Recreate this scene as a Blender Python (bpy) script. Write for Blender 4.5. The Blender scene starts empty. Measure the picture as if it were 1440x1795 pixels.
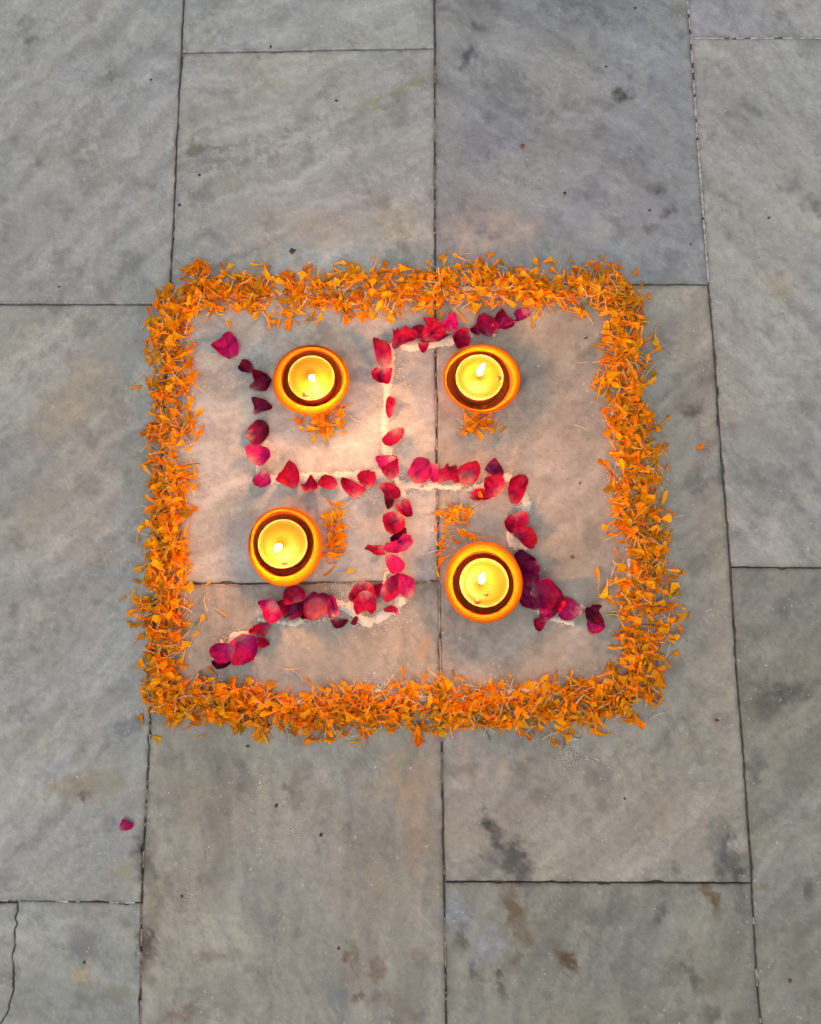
import bpy, math, random
import numpy as np
from mathutils import Vector, Matrix

# ------------------------------------------------------------------ camera
sc = bpy.context.scene
COL = sc.collection
F = 1450.0                      # focal length in pixels of the 1440 x 1795 photograph
TH = math.atan(F / 8557.0)      # tilt away from straight down
H = 0.659                       # camera height, metres
cam = bpy.data.cameras.new("camera")
cam.sensor_fit = 'VERTICAL'; cam.sensor_height = 36.0
cam.lens = F / 1795.0 * 36.0
cam.clip_start = 0.01; cam.clip_end = 100
camo = bpy.data.objects.new("camera", cam)
camo.location = (0, 0, H); camo.rotation_euler = (TH, 0, 0)
COL.objects.link(camo); sc.camera = camo

# ------------------------------------------------------------------ sky, sun, exposure
world = bpy.data.worlds.new("World"); sc.world = world; world.use_nodes = True
nt = world.node_tree; nt.nodes.clear()
out = nt.nodes.new("ShaderNodeOutputWorld"); bg = nt.nodes.new("ShaderNodeBackground")
sky = nt.nodes.new("ShaderNodeTexSky"); sky.sky_type = 'NISHITA'; sky.sun_disc = False
SUN_EL, SUN_ROT = math.radians(62), math.radians(200)
sky.sun_elevation = SUN_EL; sky.sun_rotation = SUN_ROT; sky.dust_density = 3.0; sky.air_density = 1.0
hs = nt.nodes.new("ShaderNodeHueSaturation"); hs.inputs["Saturation"].default_value = 0.045
nt.links.new(sky.outputs[0], hs.inputs['Color']); nt.links.new(hs.outputs[0], bg.inputs[0])
bg.inputs[1].default_value = 0.11
nt.links.new(bg.outputs[0], out.inputs[0])
sun = bpy.data.lights.new("sun", 'SUN'); sun.energy = 0.5; sun.angle = math.radians(80); sun.color = (1.0, 0.97, 0.93)
suno = bpy.data.objects.new("sun", sun)
sd = Vector((math.sin(SUN_ROT) * math.cos(SUN_EL), math.cos(SUN_ROT) * math.cos(SUN_EL), math.sin(SUN_EL)))
suno.rotation_euler = sd.to_track_quat('Z', 'Y').to_euler(); suno.location = (0, 0, 3)
COL.objects.link(suno)
sc.view_settings.view_transform = 'Standard'; sc.view_settings.look = 'None'
sc.view_settings.gamma = 1.0; sc.view_settings.exposure = 0.33
sc.cycles.use_denoising = True
sc.cycles.max_bounces = 8

FLAME_STRENGTH = 490.0

rnd = random.Random(7)
rng = np.random.default_rng(7)
CT, ST = math.cos(TH), math.sin(TH)

def P(px, py, z=0.0):
    """world point at height z seen at photograph pixel px, py"""
    a = (np.asarray(px, float) - 720.0) / F; b = (897.5 - np.asarray(py, float)) / F
    dx, dy, dz = a, b * CT + ST, b * ST - CT
    t = (z - H) / dz
    return dx * t, dy * t
def PV(px, py, z=0.0):
    x, y = P(px, py, z); return Vector((float(x), float(y), z))
def Q(x, y, z=0.0):
    dz = z - H
    u = y * CT + dz * ST; w = y * ST - dz * CT
    return 720.0 + F * x / w, 897.5 - F * u / w

# ------------------------------------------------------------------ noise
_perm = rng.random((256, 256))
def vnoise(x, y):
    xi = np.floor(x).astype(int); yi = np.floor(y).astype(int)
    fx = x - xi; fy = y - yi
    fx = fx * fx * fx * (fx * (fx * 6 - 15) + 10); fy = fy * fy * fy * (fy * (fy * 6 - 15) + 10)
    g = lambda i, j: _perm[i & 255, j & 255]
    a = g(xi, yi); b = g(xi + 1, yi); c = g(xi, yi + 1); d = g(xi + 1, yi + 1)
    return (a * (1 - fx) + b * fx) * (1 - fy) + (c * (1 - fx) + d * fx) * fy
def fbm(x, y, o=5, g=0.55):
    s = 0; a = 1; t = 0
    for k in range(o):
        s = s + a * vnoise(x * 2 ** k + 17.3 * k, y * 2 ** k + 9.1 * k); t += a; a *= g
    return s / t
def lin(c):
    c = np.asarray(c, float) / 255.0
    return np.where(c <= 0.04045, c / 12.92, ((c + 0.055) / 1.055) ** 2.4)

# ------------------------------------------------------------------ object helpers
def mesh_of(name, V, Fs, C=None, mats=(), smooth=True, mi=None):
    me = bpy.data.meshes.new(name)
    me.from_pydata([tuple(v) for v in V], [], [tuple(f) for f in Fs])
    if smooth: me.polygons.foreach_set("use_smooth", [True] * len(me.polygons))
    if C is not None:
        at = me.color_attributes.new("Col", 'FLOAT_COLOR', 'POINT')
        a = np.ones((len(V), 4), np.float32); a[:, :3] = C
        at.data.foreach_set("color", a.ravel())
    for m in mats: me.materials.append(m)
    if mi is not None: me.polygons.foreach_set("material_index", mi)
    me.update()
    return me
def link(name, me, parent=None, loc=None, rot=None):
    o = bpy.data.objects.new(name, me); COL.objects.link(o)
    if parent: o.parent = parent
    if loc is not None: o.location = loc
    if rot is not None: o.rotation_euler = rot
    return o
def tag(o, label=None, cat=None, group=None, kind=None):
    if label: o["label"] = label
    if cat: o["category"] = cat
    if group: o["group"] = group
    if kind: o["kind"] = kind
    return o
def empty(name, loc):
    o = bpy.data.objects.new(name, None); o.empty_display_size = 0.01; COL.objects.link(o); o.location = loc
    return o

# ------------------------------------------------------------------ materials
class NT:
    def __init__(s, name):
        s.m = bpy.data.materials.new(name); s.m.use_nodes = True
        s.t = s.m.node_tree; s.b = s.t.nodes["Principled BSDF"]; s.o = s.t.nodes["Material Output"]
    def n(s, typ, **kw):
        n = s.t.nodes.new(typ)
        for k, v in kw.items(): setattr(n, k, v)
        return n
    def l(s, a, b): s.t.links.new(a, b)
    def noise(s, scale, detail=4, rough=0.55, vec=None):
        n = s.n("ShaderNodeTexNoise"); n.inputs['Scale'].default_value = scale
        n.inputs['Detail'].default_value = detail; n.inputs['Roughness'].default_value = rough
        if vec is None:
            g = s.n("ShaderNodeNewGeometry"); vec = g.outputs['Position']
        s.l(vec, n.inputs['Vector']); return n
    def ramp(s, src, stops):
        r = s.n("ShaderNodeValToRGB"); e = r.color_ramp.elements
        while len(e) < len(stops): e.new(0.5)
        for i, (p, c) in enumerate(stops):
            e[i].position = p; e[i].color = (c, c, c, 1) if isinstance(c, (int, float)) else (*c, 1)
        s.l(src, r.inputs[0]); return r
    def mix(s, a, b, f=None, mode='MIX', fac=0.5):
        m = s.n("ShaderNodeMix", data_type='RGBA', blend_type=mode)
        m.inputs[0].default_value = fac
        if f is not None: s.l(f, m.inputs[0])
        for v, i in ((a, 6), (b, 7)):
            if hasattr(v, 'is_output'): s.l(v, m.inputs[i])
            else: m.inputs[i].default_value = (*v, 1)
        return m.outputs[2]
    def bump(s, src, dist, strength=1.0):
        b = s.n("ShaderNodeBump"); b.inputs['Distance'].default_value = dist; b.inputs['Strength'].default_value = strength
        s.l(src, b.inputs['Height']); s.l(b.outputs[0], s.b.inputs['Normal'])
    def col(s):
        a = s.n("ShaderNodeAttribute"); a.attribute_name = "Col"; return a.outputs['Color']

# marble slabs
M = NT("worn_marble"); c = M.col()
n1 = M.noise(150, 10, 0.80); n2 = M.noise(900, 3, 0.7)
r1 = M.ramp(n1.outputs[0], [(0.34, 0.76), (0.5, 1.0), (0.66, 1.20)])
r2 = M.ramp(n2.outputs[0], [(0.30, 0.80), (0.70, 1.18)])
c = M.mix(c, r1.outputs[0], mode='MULTIPLY', fac=0.6); c = M.mix(c, r2.outputs[0], mode='MULTIPLY', fac=0.4)
vo = M.n("ShaderNodeTexVoronoi"); vo.inputs['Scale'].default_value = 75; vo.inputs['Randomness'].default_value = 1
g = M.n("ShaderNodeNewGeometry"); M.l(g.outputs['Position'], vo.inputs['Vector'])
nd = M.noise(700, 2)
ma = M.n("ShaderNodeMath", operation='MULTIPLY_ADD'); M.l(nd.outputs[0], ma.inputs[0]); ma.inputs[1].default_value = 0.16; M.l(vo.outputs['Distance'], ma.inputs[2])
rs = M.ramp(ma.outputs[0], [(0.09, 1.0), (0.16, 0.0)])
sep = M.n("ShaderNodeSeparateColor"); M.l(vo.outputs['Color'], sep.inputs[0])
gate = M.ramp(sep.outputs[0], [(0.35, 0.0), (0.9, 0.9)])
mm = M.n("ShaderNodeMath", operation='MULTIPLY'); M.l(rs.outputs[0], mm.inputs[0]); M.l(gate.outputs[0], mm.inputs[1])
c = M.mix(c, (0.52, 0.53, 0.53), f=mm.outputs[0])
v3_ = M.n("ShaderNodeTexVoronoi"); v3_.inputs['Scale'].default_value = 210; M.l(g.outputs['Position'], v3_.inputs['Vector'])
q1 = M.ramp(v3_.outputs['Distance'], [(0.10, 1.0), (0.20, 0.0)]); q2 = M.ramp(M.noise(22, 4, 0.7).outputs[0], [(0.50, 0.0), (0.68, 0.75)])
q3 = M.n("ShaderNodeMath", operation='MULTIPLY'); M.l(q1.outputs[0], q3.inputs[0]); M.l(q2.outputs[0], q3.inputs[1])
c = M.mix(c, (0.50, 0.51, 0.51), f=q3.outputs[0])
# pin-prick dark pits
vp = M.n("ShaderNodeTexVoronoi"); vp.inputs['Scale'].default_value = 60; M.l(g.outputs['Position'], vp.inputs['Vector'])
rp = M.ramp(vp.outputs['Distance'], [(0.022, 1.0), (0.05, 0.0)])
sp = M.n("ShaderNodeSeparateColor"); M.l(vp.outputs['Color'], sp.inputs[0])
gp = M.ramp(sp.outputs[1], [(0.70, 0.0), (0.85, 0.75)])
mp = M.n("ShaderNodeMath", operation='MULTIPLY'); M.l(rp.outputs[0], mp.inputs[0]); M.l(gp.outputs[0], mp.inputs[1])
c = M.mix(c, (0.06, 0.05, 0.045), f=mp.outputs[0])
M.l(c, M.b.inputs['Base Color'])
rr = M.ramp(M.noise(60, 4).outputs[0], [(0.3, 0.42), (0.7, 0.62)]); M.l(rr.outputs[0], M.b.inputs['Roughness'])
M.b.inputs['Specular IOR Level'].default_value = 0.35
M.bump(M.noise(420, 5, 0.6).outputs[0], 0.00035, 0.35)
MARBLE = M.m

M = NT("joint_dirt"); r = M.ramp(M.noise(180, 5).outputs[0], [(0.3, (0.04, 0.034, 0.03)), (0.7, (0.15, 0.13, 0.11))])
M.l(r.outputs[0], M.b.inputs['Base Color']); M.b.inputs['Roughness'].default_value = 0.95; M.bump(M.noise(900, 4).outputs[0], 0.001)
DIRT = M.m
M = NT("old_grout"); r = M.ramp(M.noise(300, 5).outputs[0], [(0.3, (0.20, 0.19, 0.18)), (0.65, (0.50, 0.49, 0.47))])
M.l(r.outputs[0], M.b.inputs['Base Color']); M.b.inputs['Roughness'].default_value = 0.9; M.bump(M.noise(900, 4).outputs[0], 0.0008)
GROUT = M.m
M = NT("dusty_grout"); r = M.ramp(M.noise(240, 5).outputs[0], [(0.35, (0.13, 0.105, 0.085)), (0.65, (0.38, 0.31, 0.25))])
M.l(r.outputs[0], M.b.inputs['Base Color']); M.b.inputs['Roughness'].default_value = 0.95; M.bump(M.noise(900, 4).outputs[0], 0.0008)
DUSTY = M.m

def petal_mat(name, rough, transl, sheen=0.0, veins=900, var=0.25):
    M = NT(name); c = M.col()
    oi = M.n("ShaderNodeObjectInfo")
    tc = M.n("ShaderNodeTexCoord")
    n = M.noise(veins, 3, 0.6, vec=tc.outputs['Object'])
    r = M.ramp(n.outputs[0], [(0.3, 1 - var), (0.7, 1.0 + var * 0.4)])
    c = M.mix(c, r.outputs[0], mode='MULTIPLY', fac=1.0)
    M.l(c, M.b.inputs['Base Color']); M.b.inputs['Roughness'].default_value = rough
    M.b.inputs['Specular IOR Level'].default_value = 0.10
    M.b.inputs['Sheen Weight'].default_value = sheen
    M.b.inputs['Sheen Roughness'].default_value = 0.4
    M.bump(n.outputs[0], 0.0003, 0.5)
    tr = M.n("ShaderNodeBsdfTranslucent"); M.l(c, tr.inputs[0])
    ms = M.n("ShaderNodeMixShader"); ms.inputs[0].default_value = transl
    M.l(M.b.outputs[0], ms.inputs[1]); M.l(tr.outputs[0], ms.inputs[2]); M.l(ms.outputs[0], M.o.inputs[0])
    return M.m
MARI = petal_mat("marigold_petal", 0.6, 0.22, veins=500, var=0.30)
ROSE = petal_mat("rose_petal", 0.5, 0.24, sheen=0.0, veins=350, var=0.30)
THREAD = petal_mat("floret_thread", 0.6, 0.2, veins=500, var=0.15)

def simple(name, col, rough, spec=0.5, noise=None, bump=None, **kw):
    M = NT(name)
    if noise:
        r = M.ramp(M.noise(noise[0], 5).outputs[0], [(0.3, tuple(x * noise[1] for x in col)), (0.7, tuple(min(1, x * noise[2]) for x in col))])
        M.l(r.outputs[0], M.b.inputs['Base Color'])
    else: M.b.inputs['Base Color'].default_value = (*col, 1)
    M.b.inputs['Roughness'].default_value = rough; M.b.inputs['Specular IOR Level'].default_value = spec
    if bump: M.bump(M.noise(bump[0], 4).outputs[0], bump[1], bump[2])
    for k, v in kw.items(): M.b.inputs[k.replace('_', ' ')].default_value = v
    return M.m
PAINT = simple("orange_clay_paint", (0.50, 0.092, 0.0014), 0.8, 0.06, (150, 0.86, 1.06), (260, 0.0004, 0.5))
CLAY = simple("orange_clay_side", (0.62, 0.15, 0.02), 0.65, 0.25, (150, 0.8, 1.1), (500, 0.0005, 0.6))
INNER = simple("brown_clay_inside", (0.62, 0.12, 0.020), 0.8, 0.2, (300, 0.8, 1.15), (500, 0.0004, 0.5))
CUP = simple("pale_candle_cup", (0.26, 0.16, 0.055), 0.4, 0.3)
WAX = simple("yellow_wax", (0.185, 0.070, 0.0040), 0.45, 0.12, (60, 0.93, 1.03), (120, 0.0006, 0.25))
WICK = simple("burnt_wick", (0.03, 0.02, 0.015), 0.9)
SPOT = simple("orange_spot", (0.16, 0.010, 0.0008), 0.4)
GRIT = simple("dark_grit", (0.035, 0.025, 0.02), 0.7)
RUST = simple("brown_grit", (0.16, 0.06, 0.03), 0.7)
OLIVE = simple("olive_seed", (0.09, 0.08, 0.02), 0.6)
POWDER = None
M = NT("rangoli_powder"); r = M.ramp(M.noise(900, 5, 0.7).outputs[0], [(0.3, (0.56, 0.49, 0.40)), (0.7, (0.86, 0.79, 0.68))])
M.l(r.outputs[0], M.b.inputs['Base Color']); M.b.inputs['Roughness'].default_value = 1.0; M.b.inputs['Specular IOR Level'].default_value = 0.05
M.bump(M.noise(1600, 4, 0.7).outputs[0], 0.0012, 0.8); POWDER = M.m
M = NT("candle_flame"); e = M.n("ShaderNodeEmission"); e.inputs[0].default_value = (1.0, 0.36, 0.125, 1); lw_ = M.n("ShaderNodeLayerWeight"); lw_.inputs[0].default_value = 0.5      # a flame is thin at its edge and gives less light there
mr_ = M.n("ShaderNodeMapRange"); mr_.inputs[1].default_value = 0.45; mr_.inputs[2].default_value = 0.98; mr_.inputs[3].default_value = FLAME_STRENGTH * 1.25; mr_.inputs[4].default_value = 1.5
M.l(lw_.outputs['Facing'], mr_.inputs[0]); M.l(mr_.outputs[0], e.inputs[1])
M.l(e.outputs[0], M.o.inputs[0]); FLAME = M.m

# ------------------------------------------------------------------ the floor: bed, slabs, grout
V1 = [(322, 0), (318, 95), (311, 230), (306, 350), (297, 533), (283, 820), (270, 1100), (262, 1300), (252, 1480), (248, 1583), (247, 1700), (246, 1795)]
V2 = [(762, 0), (763, 90), (763, 470), (766, 800), (770, 1020), (775, 1300), (779, 1546), (783, 1795)]
V3 = [(1206, 0), (1212, 66), (1222, 220), (1243, 497), (1250, 580), (1266, 800), (1281, 993), (1292, 1180), (1303, 1300), (1319, 1546), (1326, 1690), (1335, 1795)]
def wline(pts):
    a = np.array([P(x, y) for x, y in pts]); a = a[np.argsort(a[:, 1])]
    k0 = np.polyfit(a[:, 1], a[:, 0], 1)[0]
    return a, k0
LN = {k: wline(v) for k, v in (("1", V1), ("2", V2), ("3", V3))}
SW = 0.2205
def XL(k, Y):
    if k == "0": return XL("1", Y) - SW
    if k == "-1": return XL("1", Y) - 2 * SW
    if k == "4": return XL("3", Y) + SW
    if k == "5": return XL("3", Y) + 2 * SW
    a, s = LN[k]; Y = np.asarray(Y, float)
    x = np.interp(Y, a[:, 1], a[:, 0])
    x = np.where(Y < a[0, 1], a[0, 0] + s * (Y - a[0, 1]), x)
    return np.where(Y > a[-1, 1], a[-1, 0] + s * (Y - a[-1, 1]), x)
def wy(px, py): return float(P(px, py)[1])
L_ = wy(780, 499) - wy(780, 1546)
# per column: joints as (Y at left end, Y at right end), top to bottom
def rows(known, up, down):
    r = [(wy(*a), wy(*b)) for a, b in known]
    for _ in range(up): r.insert(0, (r[0][0] + L_, r[0][1] + L_))
    for _ in range(down): r.append((r[-1][0] - L_, r[-1][1] - L_))
    return r
colsdef = [
    ("-1", "0", rows([((-200, 90), (-200, 90)), ((-200, 1030), (-200, 1030))], 1, 1)),
    ("0", "1", rows([((0, 533), (297, 533)), ((0, 1578), (247, 1583))], 1, 1)),
    ("1", "2", rows([((320, 92), (762, 84)), ((330, 1024), (770, 1020))], 1, 1)),
    ("2", "3", rows([((765, 499), (1243, 498)), ((779, 1546), (1319, 1548))], 1, 1)),
    ("3", "4", rows([((1212, 66), (1440, 66)), ((1281, 994), (1440, 997))], 1, 1)),
    ("4", "5", rows([((1600, 533), (1600, 533)), ((1600, 1580), (1600, 1580))], 1, 1)),
]
floor_me = mesh_of("floor", [(-3, -3, -0.0026), (3, -3, -0.0026), (3, 3, -0.0026), (-3, 3, -0.0026), (-3, -3, -0.03), (3, -3, -0.03), (3, 3, -0.03), (-3, 3, -0.03)],
                   [(0, 1, 2, 3), (7, 6, 5, 4), (0, 4, 5, 1), (1, 5, 6, 2), (2, 6, 7, 3), (3, 7, 4, 0)], mats=[DIRT], smooth=False)
floor = tag(link("floor", floor_me), kind="structure")

base_cols = {(1, 0): (150, 150, 149), (1, 1): (147, 147, 144), (1, 2): (140, 141, 137),
             (2, 0): (157, 158, 155), (2, 1): (155, 155, 152), (2, 2): (141, 137, 129),
             (3, 0): (136, 137, 140), (3, 1): (145, 140, 132), (3, 2): (128, 126, 118),
             (4, 0): (150, 149, 152), (4, 1): (153, 152, 150), (4, 2): (132, 130, 122)}
# stains and veins, photograph px: (cx, cy, rx, ry, angle, colour, strength)
DK = (88, 86, 82); BR = (118, 98, 72); RU = (114, 84, 58); BE = (160, 146, 118); PK = (168, 146, 132); BL = (135, 146, 158); GY = (105, 106, 108)
marks = [(868, 1465, 14, 48, -22, DK, .85), (893, 1510, 28, 50, -38, DK, .85), (905, 1530, 34, 26, 0, DK, .7), (853, 1446, 12, 18, -40, (70, 62, 58), .7),
         (1268, 1480, 24, 42, -8, GY, .75), (1290, 1525, 36, 30, -25, DK, .65), (1182, 1528, 14, 12, 0, DK, .6), (1232, 1337, 9, 9, 0, DK, .5), (1217, 1372, 10, 10, 0, DK, .45),
         (1058, 1365, 12, 26, 0, GY, .4), (1370, 1215, 62, 22, -12, DK, .7), (1340, 1240, 30, 30, 0, DK, .45), (1325, 1350, 14, 50, 0, GY, .55),
         (820, 100, 12, 20, 5, (92, 92, 98), .75), (837, 45, 16, 10, 0, GY, .7), (1088, 165, 16, 17, 0, DK, .7), (1065, 190, 10, 8, 0, DK, .5), (1150, 328, 26, 11, 0, DK, .7),
         (1173, 372, 14, 9, 0, DK, .75), (1140, 396, 15, 9, 0, DK, .55), (1045, 120, 20, 8, 20, GY, .4), (860, 150, 30, 12, 0, GY, .4), (930, 280, 14, 10, 0, GY, .35),
         (1320, 190, 26, 10, 40, GY, .55), (1390, 325, 16, 16, 30, GY, .5), (1430, 365, 22, 14, 30, GY, .5), (1210, 720, 22, 12, 0, (98, 92, 88), .6),
         (1370, 500, 25, 30, 0, BE, .3), (55, 72, 18, 10, 0, (110, 108, 108), .6), (200, 133, 22, 10, -25, (112, 110, 108), .7), (45, 50, 40, 12, -30, GY, .35),
         (690, 160, 70, 9, -22, (134, 134, 112), .75), (475, 150, 22, 9, 10, (140, 138, 112), .55), (610, 215, 34, 8, -28, (128, 128, 122), .5),
         (360, 265, 60, 7, -6, (126, 127, 126), .6), (500, 230, 90, 6, -20, (128, 130, 130), .45), (420, 280, 120, 6, -12, (126, 128, 128), .45), (340, 262, 16, 8, 0, (130, 128, 118), .6),
         (560, 395, 60, 26, 0, (158, 150, 136), .5), (700, 395, 60, 30, 0, (158, 154, 136), .4), (830, 420, 60, 40, 0, (168, 152, 142), .5), (900, 400, 60, 36, 0, (160, 150, 138), .4),
         (410, 320, 40, 10, 60, (134, 136, 124), .5), (190, 300, 50, 8, 35, (136, 138, 126), .5), (85, 265, 60, 8, 10, (140, 142, 132), .4),
         (130, 700, 110, 40, -50, (150, 142, 126), .55), (60, 900, 90, 50, -30, (138, 134, 122), .4), (150, 1380, 60, 28, 0, (134, 124, 104), .55), (150, 1395, 16, 10, 0, (104, 92, 80), .6),
         (230, 1270, 60, 20, -30, (112, 116, 120), .5), (215, 1530, 26, 26, 0, (136, 132, 104), .5), (90, 1345, 20, 60, 40, (152, 158, 164), .45), (60, 1250, 70, 16, -45, (158, 160, 160), .45),
         (143, 1708, 10, 12, 0, (170, 158, 112), .8), (150, 1712, 24, 22, 0, BE, .35), (148, 1660, 26, 40, 0, (116, 114, 112), .45), (208, 1740, 26, 18, 0, (128, 124, 96), .5),
         (618, 1680, 12, 34, 0, RU, .8), (664, 1700, 16, 18, 10, RU, .85), (630, 1745, 10, 14, 0, RU, .6), (700, 1765, 40, 36, 0, BR, .5), (370, 1675, 26, 10, 0, BR, .5), (361, 1545, 16, 14, 0, BR, .55),
         (425, 1350, 14, 28, 0, (112, 112, 112), .5), (515, 1385, 16, 40, 0, (124, 112, 98), .55), (720, 1370, 46, 60, 0, (150, 128, 106), .55), (730, 1480, 40, 70, 0, (142, 122, 100), .35),
         (335, 1400, 50, 60, 0, (132, 124, 106), .4), (640, 1560, 60, 90, 0, (132, 122, 106), .35), (256, 1500, 20, 60, 0, (92, 84, 78), .6), (258, 1660, 18, 60, 0, (92, 82, 72), .7), (315, 1780, 34, 16, 0, BR, .6), (275, 1590, 12, 40, 0, BR, .4),
         (400, 1740, 60, 40, 0, (128, 128, 118), .4), (590, 1735, 18, 60, -20, (116, 122, 126), .5),
         (898, 1595, 13, 34, -6, BR, .85), (925, 1645, 22, 12, 35, BR, .7), (920, 1620, 14, 30, -30, BR, .5), (990, 1678, 12, 30, -36, (96, 72, 50), .85), (835, 1700, 8, 22, 0, (86, 76, 70), .6), (812, 1640, 8, 30, -12, (96, 92, 88), .65),
         (877, 1712, 7, 8, 0, (80, 44, 34), .8), (878, 1740, 12, 20, -20, (96, 88, 82), .6), (1157, 1600, 9, 34, 20, (86, 88, 86), .7), (1250, 1580, 12, 26, -20, BR, .8), (1240, 1555, 14, 10, 0, RU, .5), (1298, 1580, 12, 24, -15, (100, 102, 104), .55),
         (1245, 1725, 12, 26, -10, BR, .6), (1210, 1712, 10, 40, -35, (94, 92, 88), .65), (1245, 1780, 16, 22, -30, (94, 90, 86), .6), (800, 1600, 30, 34, 0, (132, 140, 154), .7), (860, 1660, 26, 40, 0, (140, 144, 152), .5),
         (1050, 1610, 40, 16, 0, (104, 102, 96), .45), (905, 1680, 16, 12, 0, (104, 88, 76), .5), (1100, 1740, 24, 40, 0, (108, 106, 100), .4), (1290, 1650, 16, 22, 0, (106, 100, 94), .4),
         (768, 1260, 12, 60, 0, (118, 104, 92), .4), (745, 1130, 12, 26, 0, (150, 122, 92), .5), (1165, 1430, 16, 40, 0, (140, 126, 106), .35), (870, 1350, 40, 24, 0, (158, 142, 128), .4), (790, 1290, 60, 40, 0, (160, 144, 134), .5),
         (1420, 1560, 16, 22, 0, (96, 92, 84), .5), (1395, 1630, 20, 10, 0, (110, 104, 94), .4), (727, 1675, 14, 10, 0, RU, .55), (1335, 1560, 14, 6, 0, RU, .4), (1400, 1690, 30, 60, 0, (120, 118, 106), .4),
         (745, 40, 16, 60, 0, (132, 134, 128), .4), (1130, 360, 30, 60, 0, (130, 131, 136), .4), (950, 60, 60, 30, 0, (128, 130, 132), .4), (1000, 240, 60, 40, 0, (132, 133, 134), .35)]
def paint(px, py, ci, ri):
    b = lin(base_cols.get((ci, ri), (140, 140, 138))) * np.array([.982, 1.0, .985])
    X = px / 100.0; Y = py / 100.0
    ox, oy = ci * 31.7, ri * 57.3
    rot = {(1, 0): -.75, (1, 1): -.8, (2, 0): -.3, (2, 1): -.35, (2, 2): 1.5, (3, 0): .5, (3, 1): -.7, (3, 2): 1.9, (4, 0): .9, (4, 1): .8, (4, 2): -.8}.get((ci, ri), .3)
    U = X * math.cos(rot) + Y * math.sin(rot); W = -X * math.sin(rot) + Y * math.cos(rot)
    wx = fbm(X * 1.1 + ox, Y * 1.1 + oy, 4) - .5; wyy = fbm(X * 1.1 + ox + 40, Y * 1.1 + oy + 11, 4) - .5
    big = fbm(X * .7 + ox + wx, Y * .7 + oy + wyy, 4) - .5
    med = fbm(U * 1.3 + ox + 2 * wx, W * 3.2 + oy + 2 * wyy, 5, .6) - .5
    fine = fbm(X * 6 + ox, Y * 6 + oy, 4, .7) - .5
    vein = 1 - np.abs(fbm(U * .5 + ox + 1.5 * wx, W * 1.6 + oy + 1.5 * wyy, 5) - .5) * 2
    vein = np.clip((vein - .93) / .07, 0, 1)
    crisp = np.abs(fbm(U * 5 + ox + 3 * wx, W * 9 + oy + 3 * wyy, 5, .7) - .5) * 2
    v = 1.02 + .36 * big + .44 * med + .30 * fine - .30 * np.clip(.16 - crisp, 0, 1) / .16 * np.clip(med * 3 + .5, 0, 1) * .5
    strk = fbm(U * .45 + ox + 1.2 * wx, W * 4.2 + oy + 2.2 * wyy, 5, .62) - .5
    v2 = 1 - np.abs(fbm(U * .9 + ox + 9 + 1.8 * wx, W * 3.0 + oy + 4 + 2.4 * wyy, 6, .62) - .5) * 2
    thin = np.clip((v2 - .955) / .045, 0, 1) * np.clip(med * 4 + .6, 0, 1)
    v3 = 1 - np.abs(fbm(U * .7 + ox + 60 + 1.8 * wx, W * 2.4 + oy + 33 + 2 * wyy, 6, .62) - .5) * 2
    pale = np.clip((v3 - .96) / .04, 0, 1) * np.clip(-med * 4 + .5, 0, 1)
    v = v * (1 - .16 * vein) * (1 + .55 * strk) * (1 - .17 * thin) * (1 + .20 * pale)
    c = b[None, :] * v[..., None]
    warm = fbm(X * .8 + ox + 70, Y * .8 + oy + 20, 4) - .5
    c = c * (1 + warm[..., None] * np.array([.13, .07, -.10]))
    blot = np.clip((fbm(X * 2.2 + ox + 3, Y * 2.2 + oy + 90, 5, .6) - .60) / .14, 0, 1)[..., None]
    c = c * (1 - blot * .22)
    for (cx, cy, rx, ry, an, colr, st) in marks:
        a = math.radians(an); dx = px - cx + min(26, 8 + .5 * (rx + ry) * .5) * (fbm(X * 5, Y * 5, 5, .7) - .5) * 2.4; dy = py - cy + min(26, 8 + .5 * (rx + ry) * .5) * (fbm(X * 5 + 50, Y * 5, 5, .7) - .5) * 2.4
        u = dx * math.cos(a) + dy * math.sin(a); w = -dx * math.sin(a) + dy * math.cos(a)
        d = np.sqrt((u / rx) ** 2 + (w / ry) ** 2)
        k = np.clip((1.45 - d) / 1.15, 0, 1); k = k * k * (3 - 2 * k) * st * 1.25 * np.clip(.85 + 1.6 * med + fine * 1.4, 0, 1.2)
        k = np.clip(k, 0, 1)[..., None]
        c = c * (1 - k) + lin(colr)[None, None, :] * (.68 if max(colr) < 132 else 1.0) * k * (1 + .5 * fine[..., None])
    return np.clip(c * 1.0, 0.01, 1)

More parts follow.
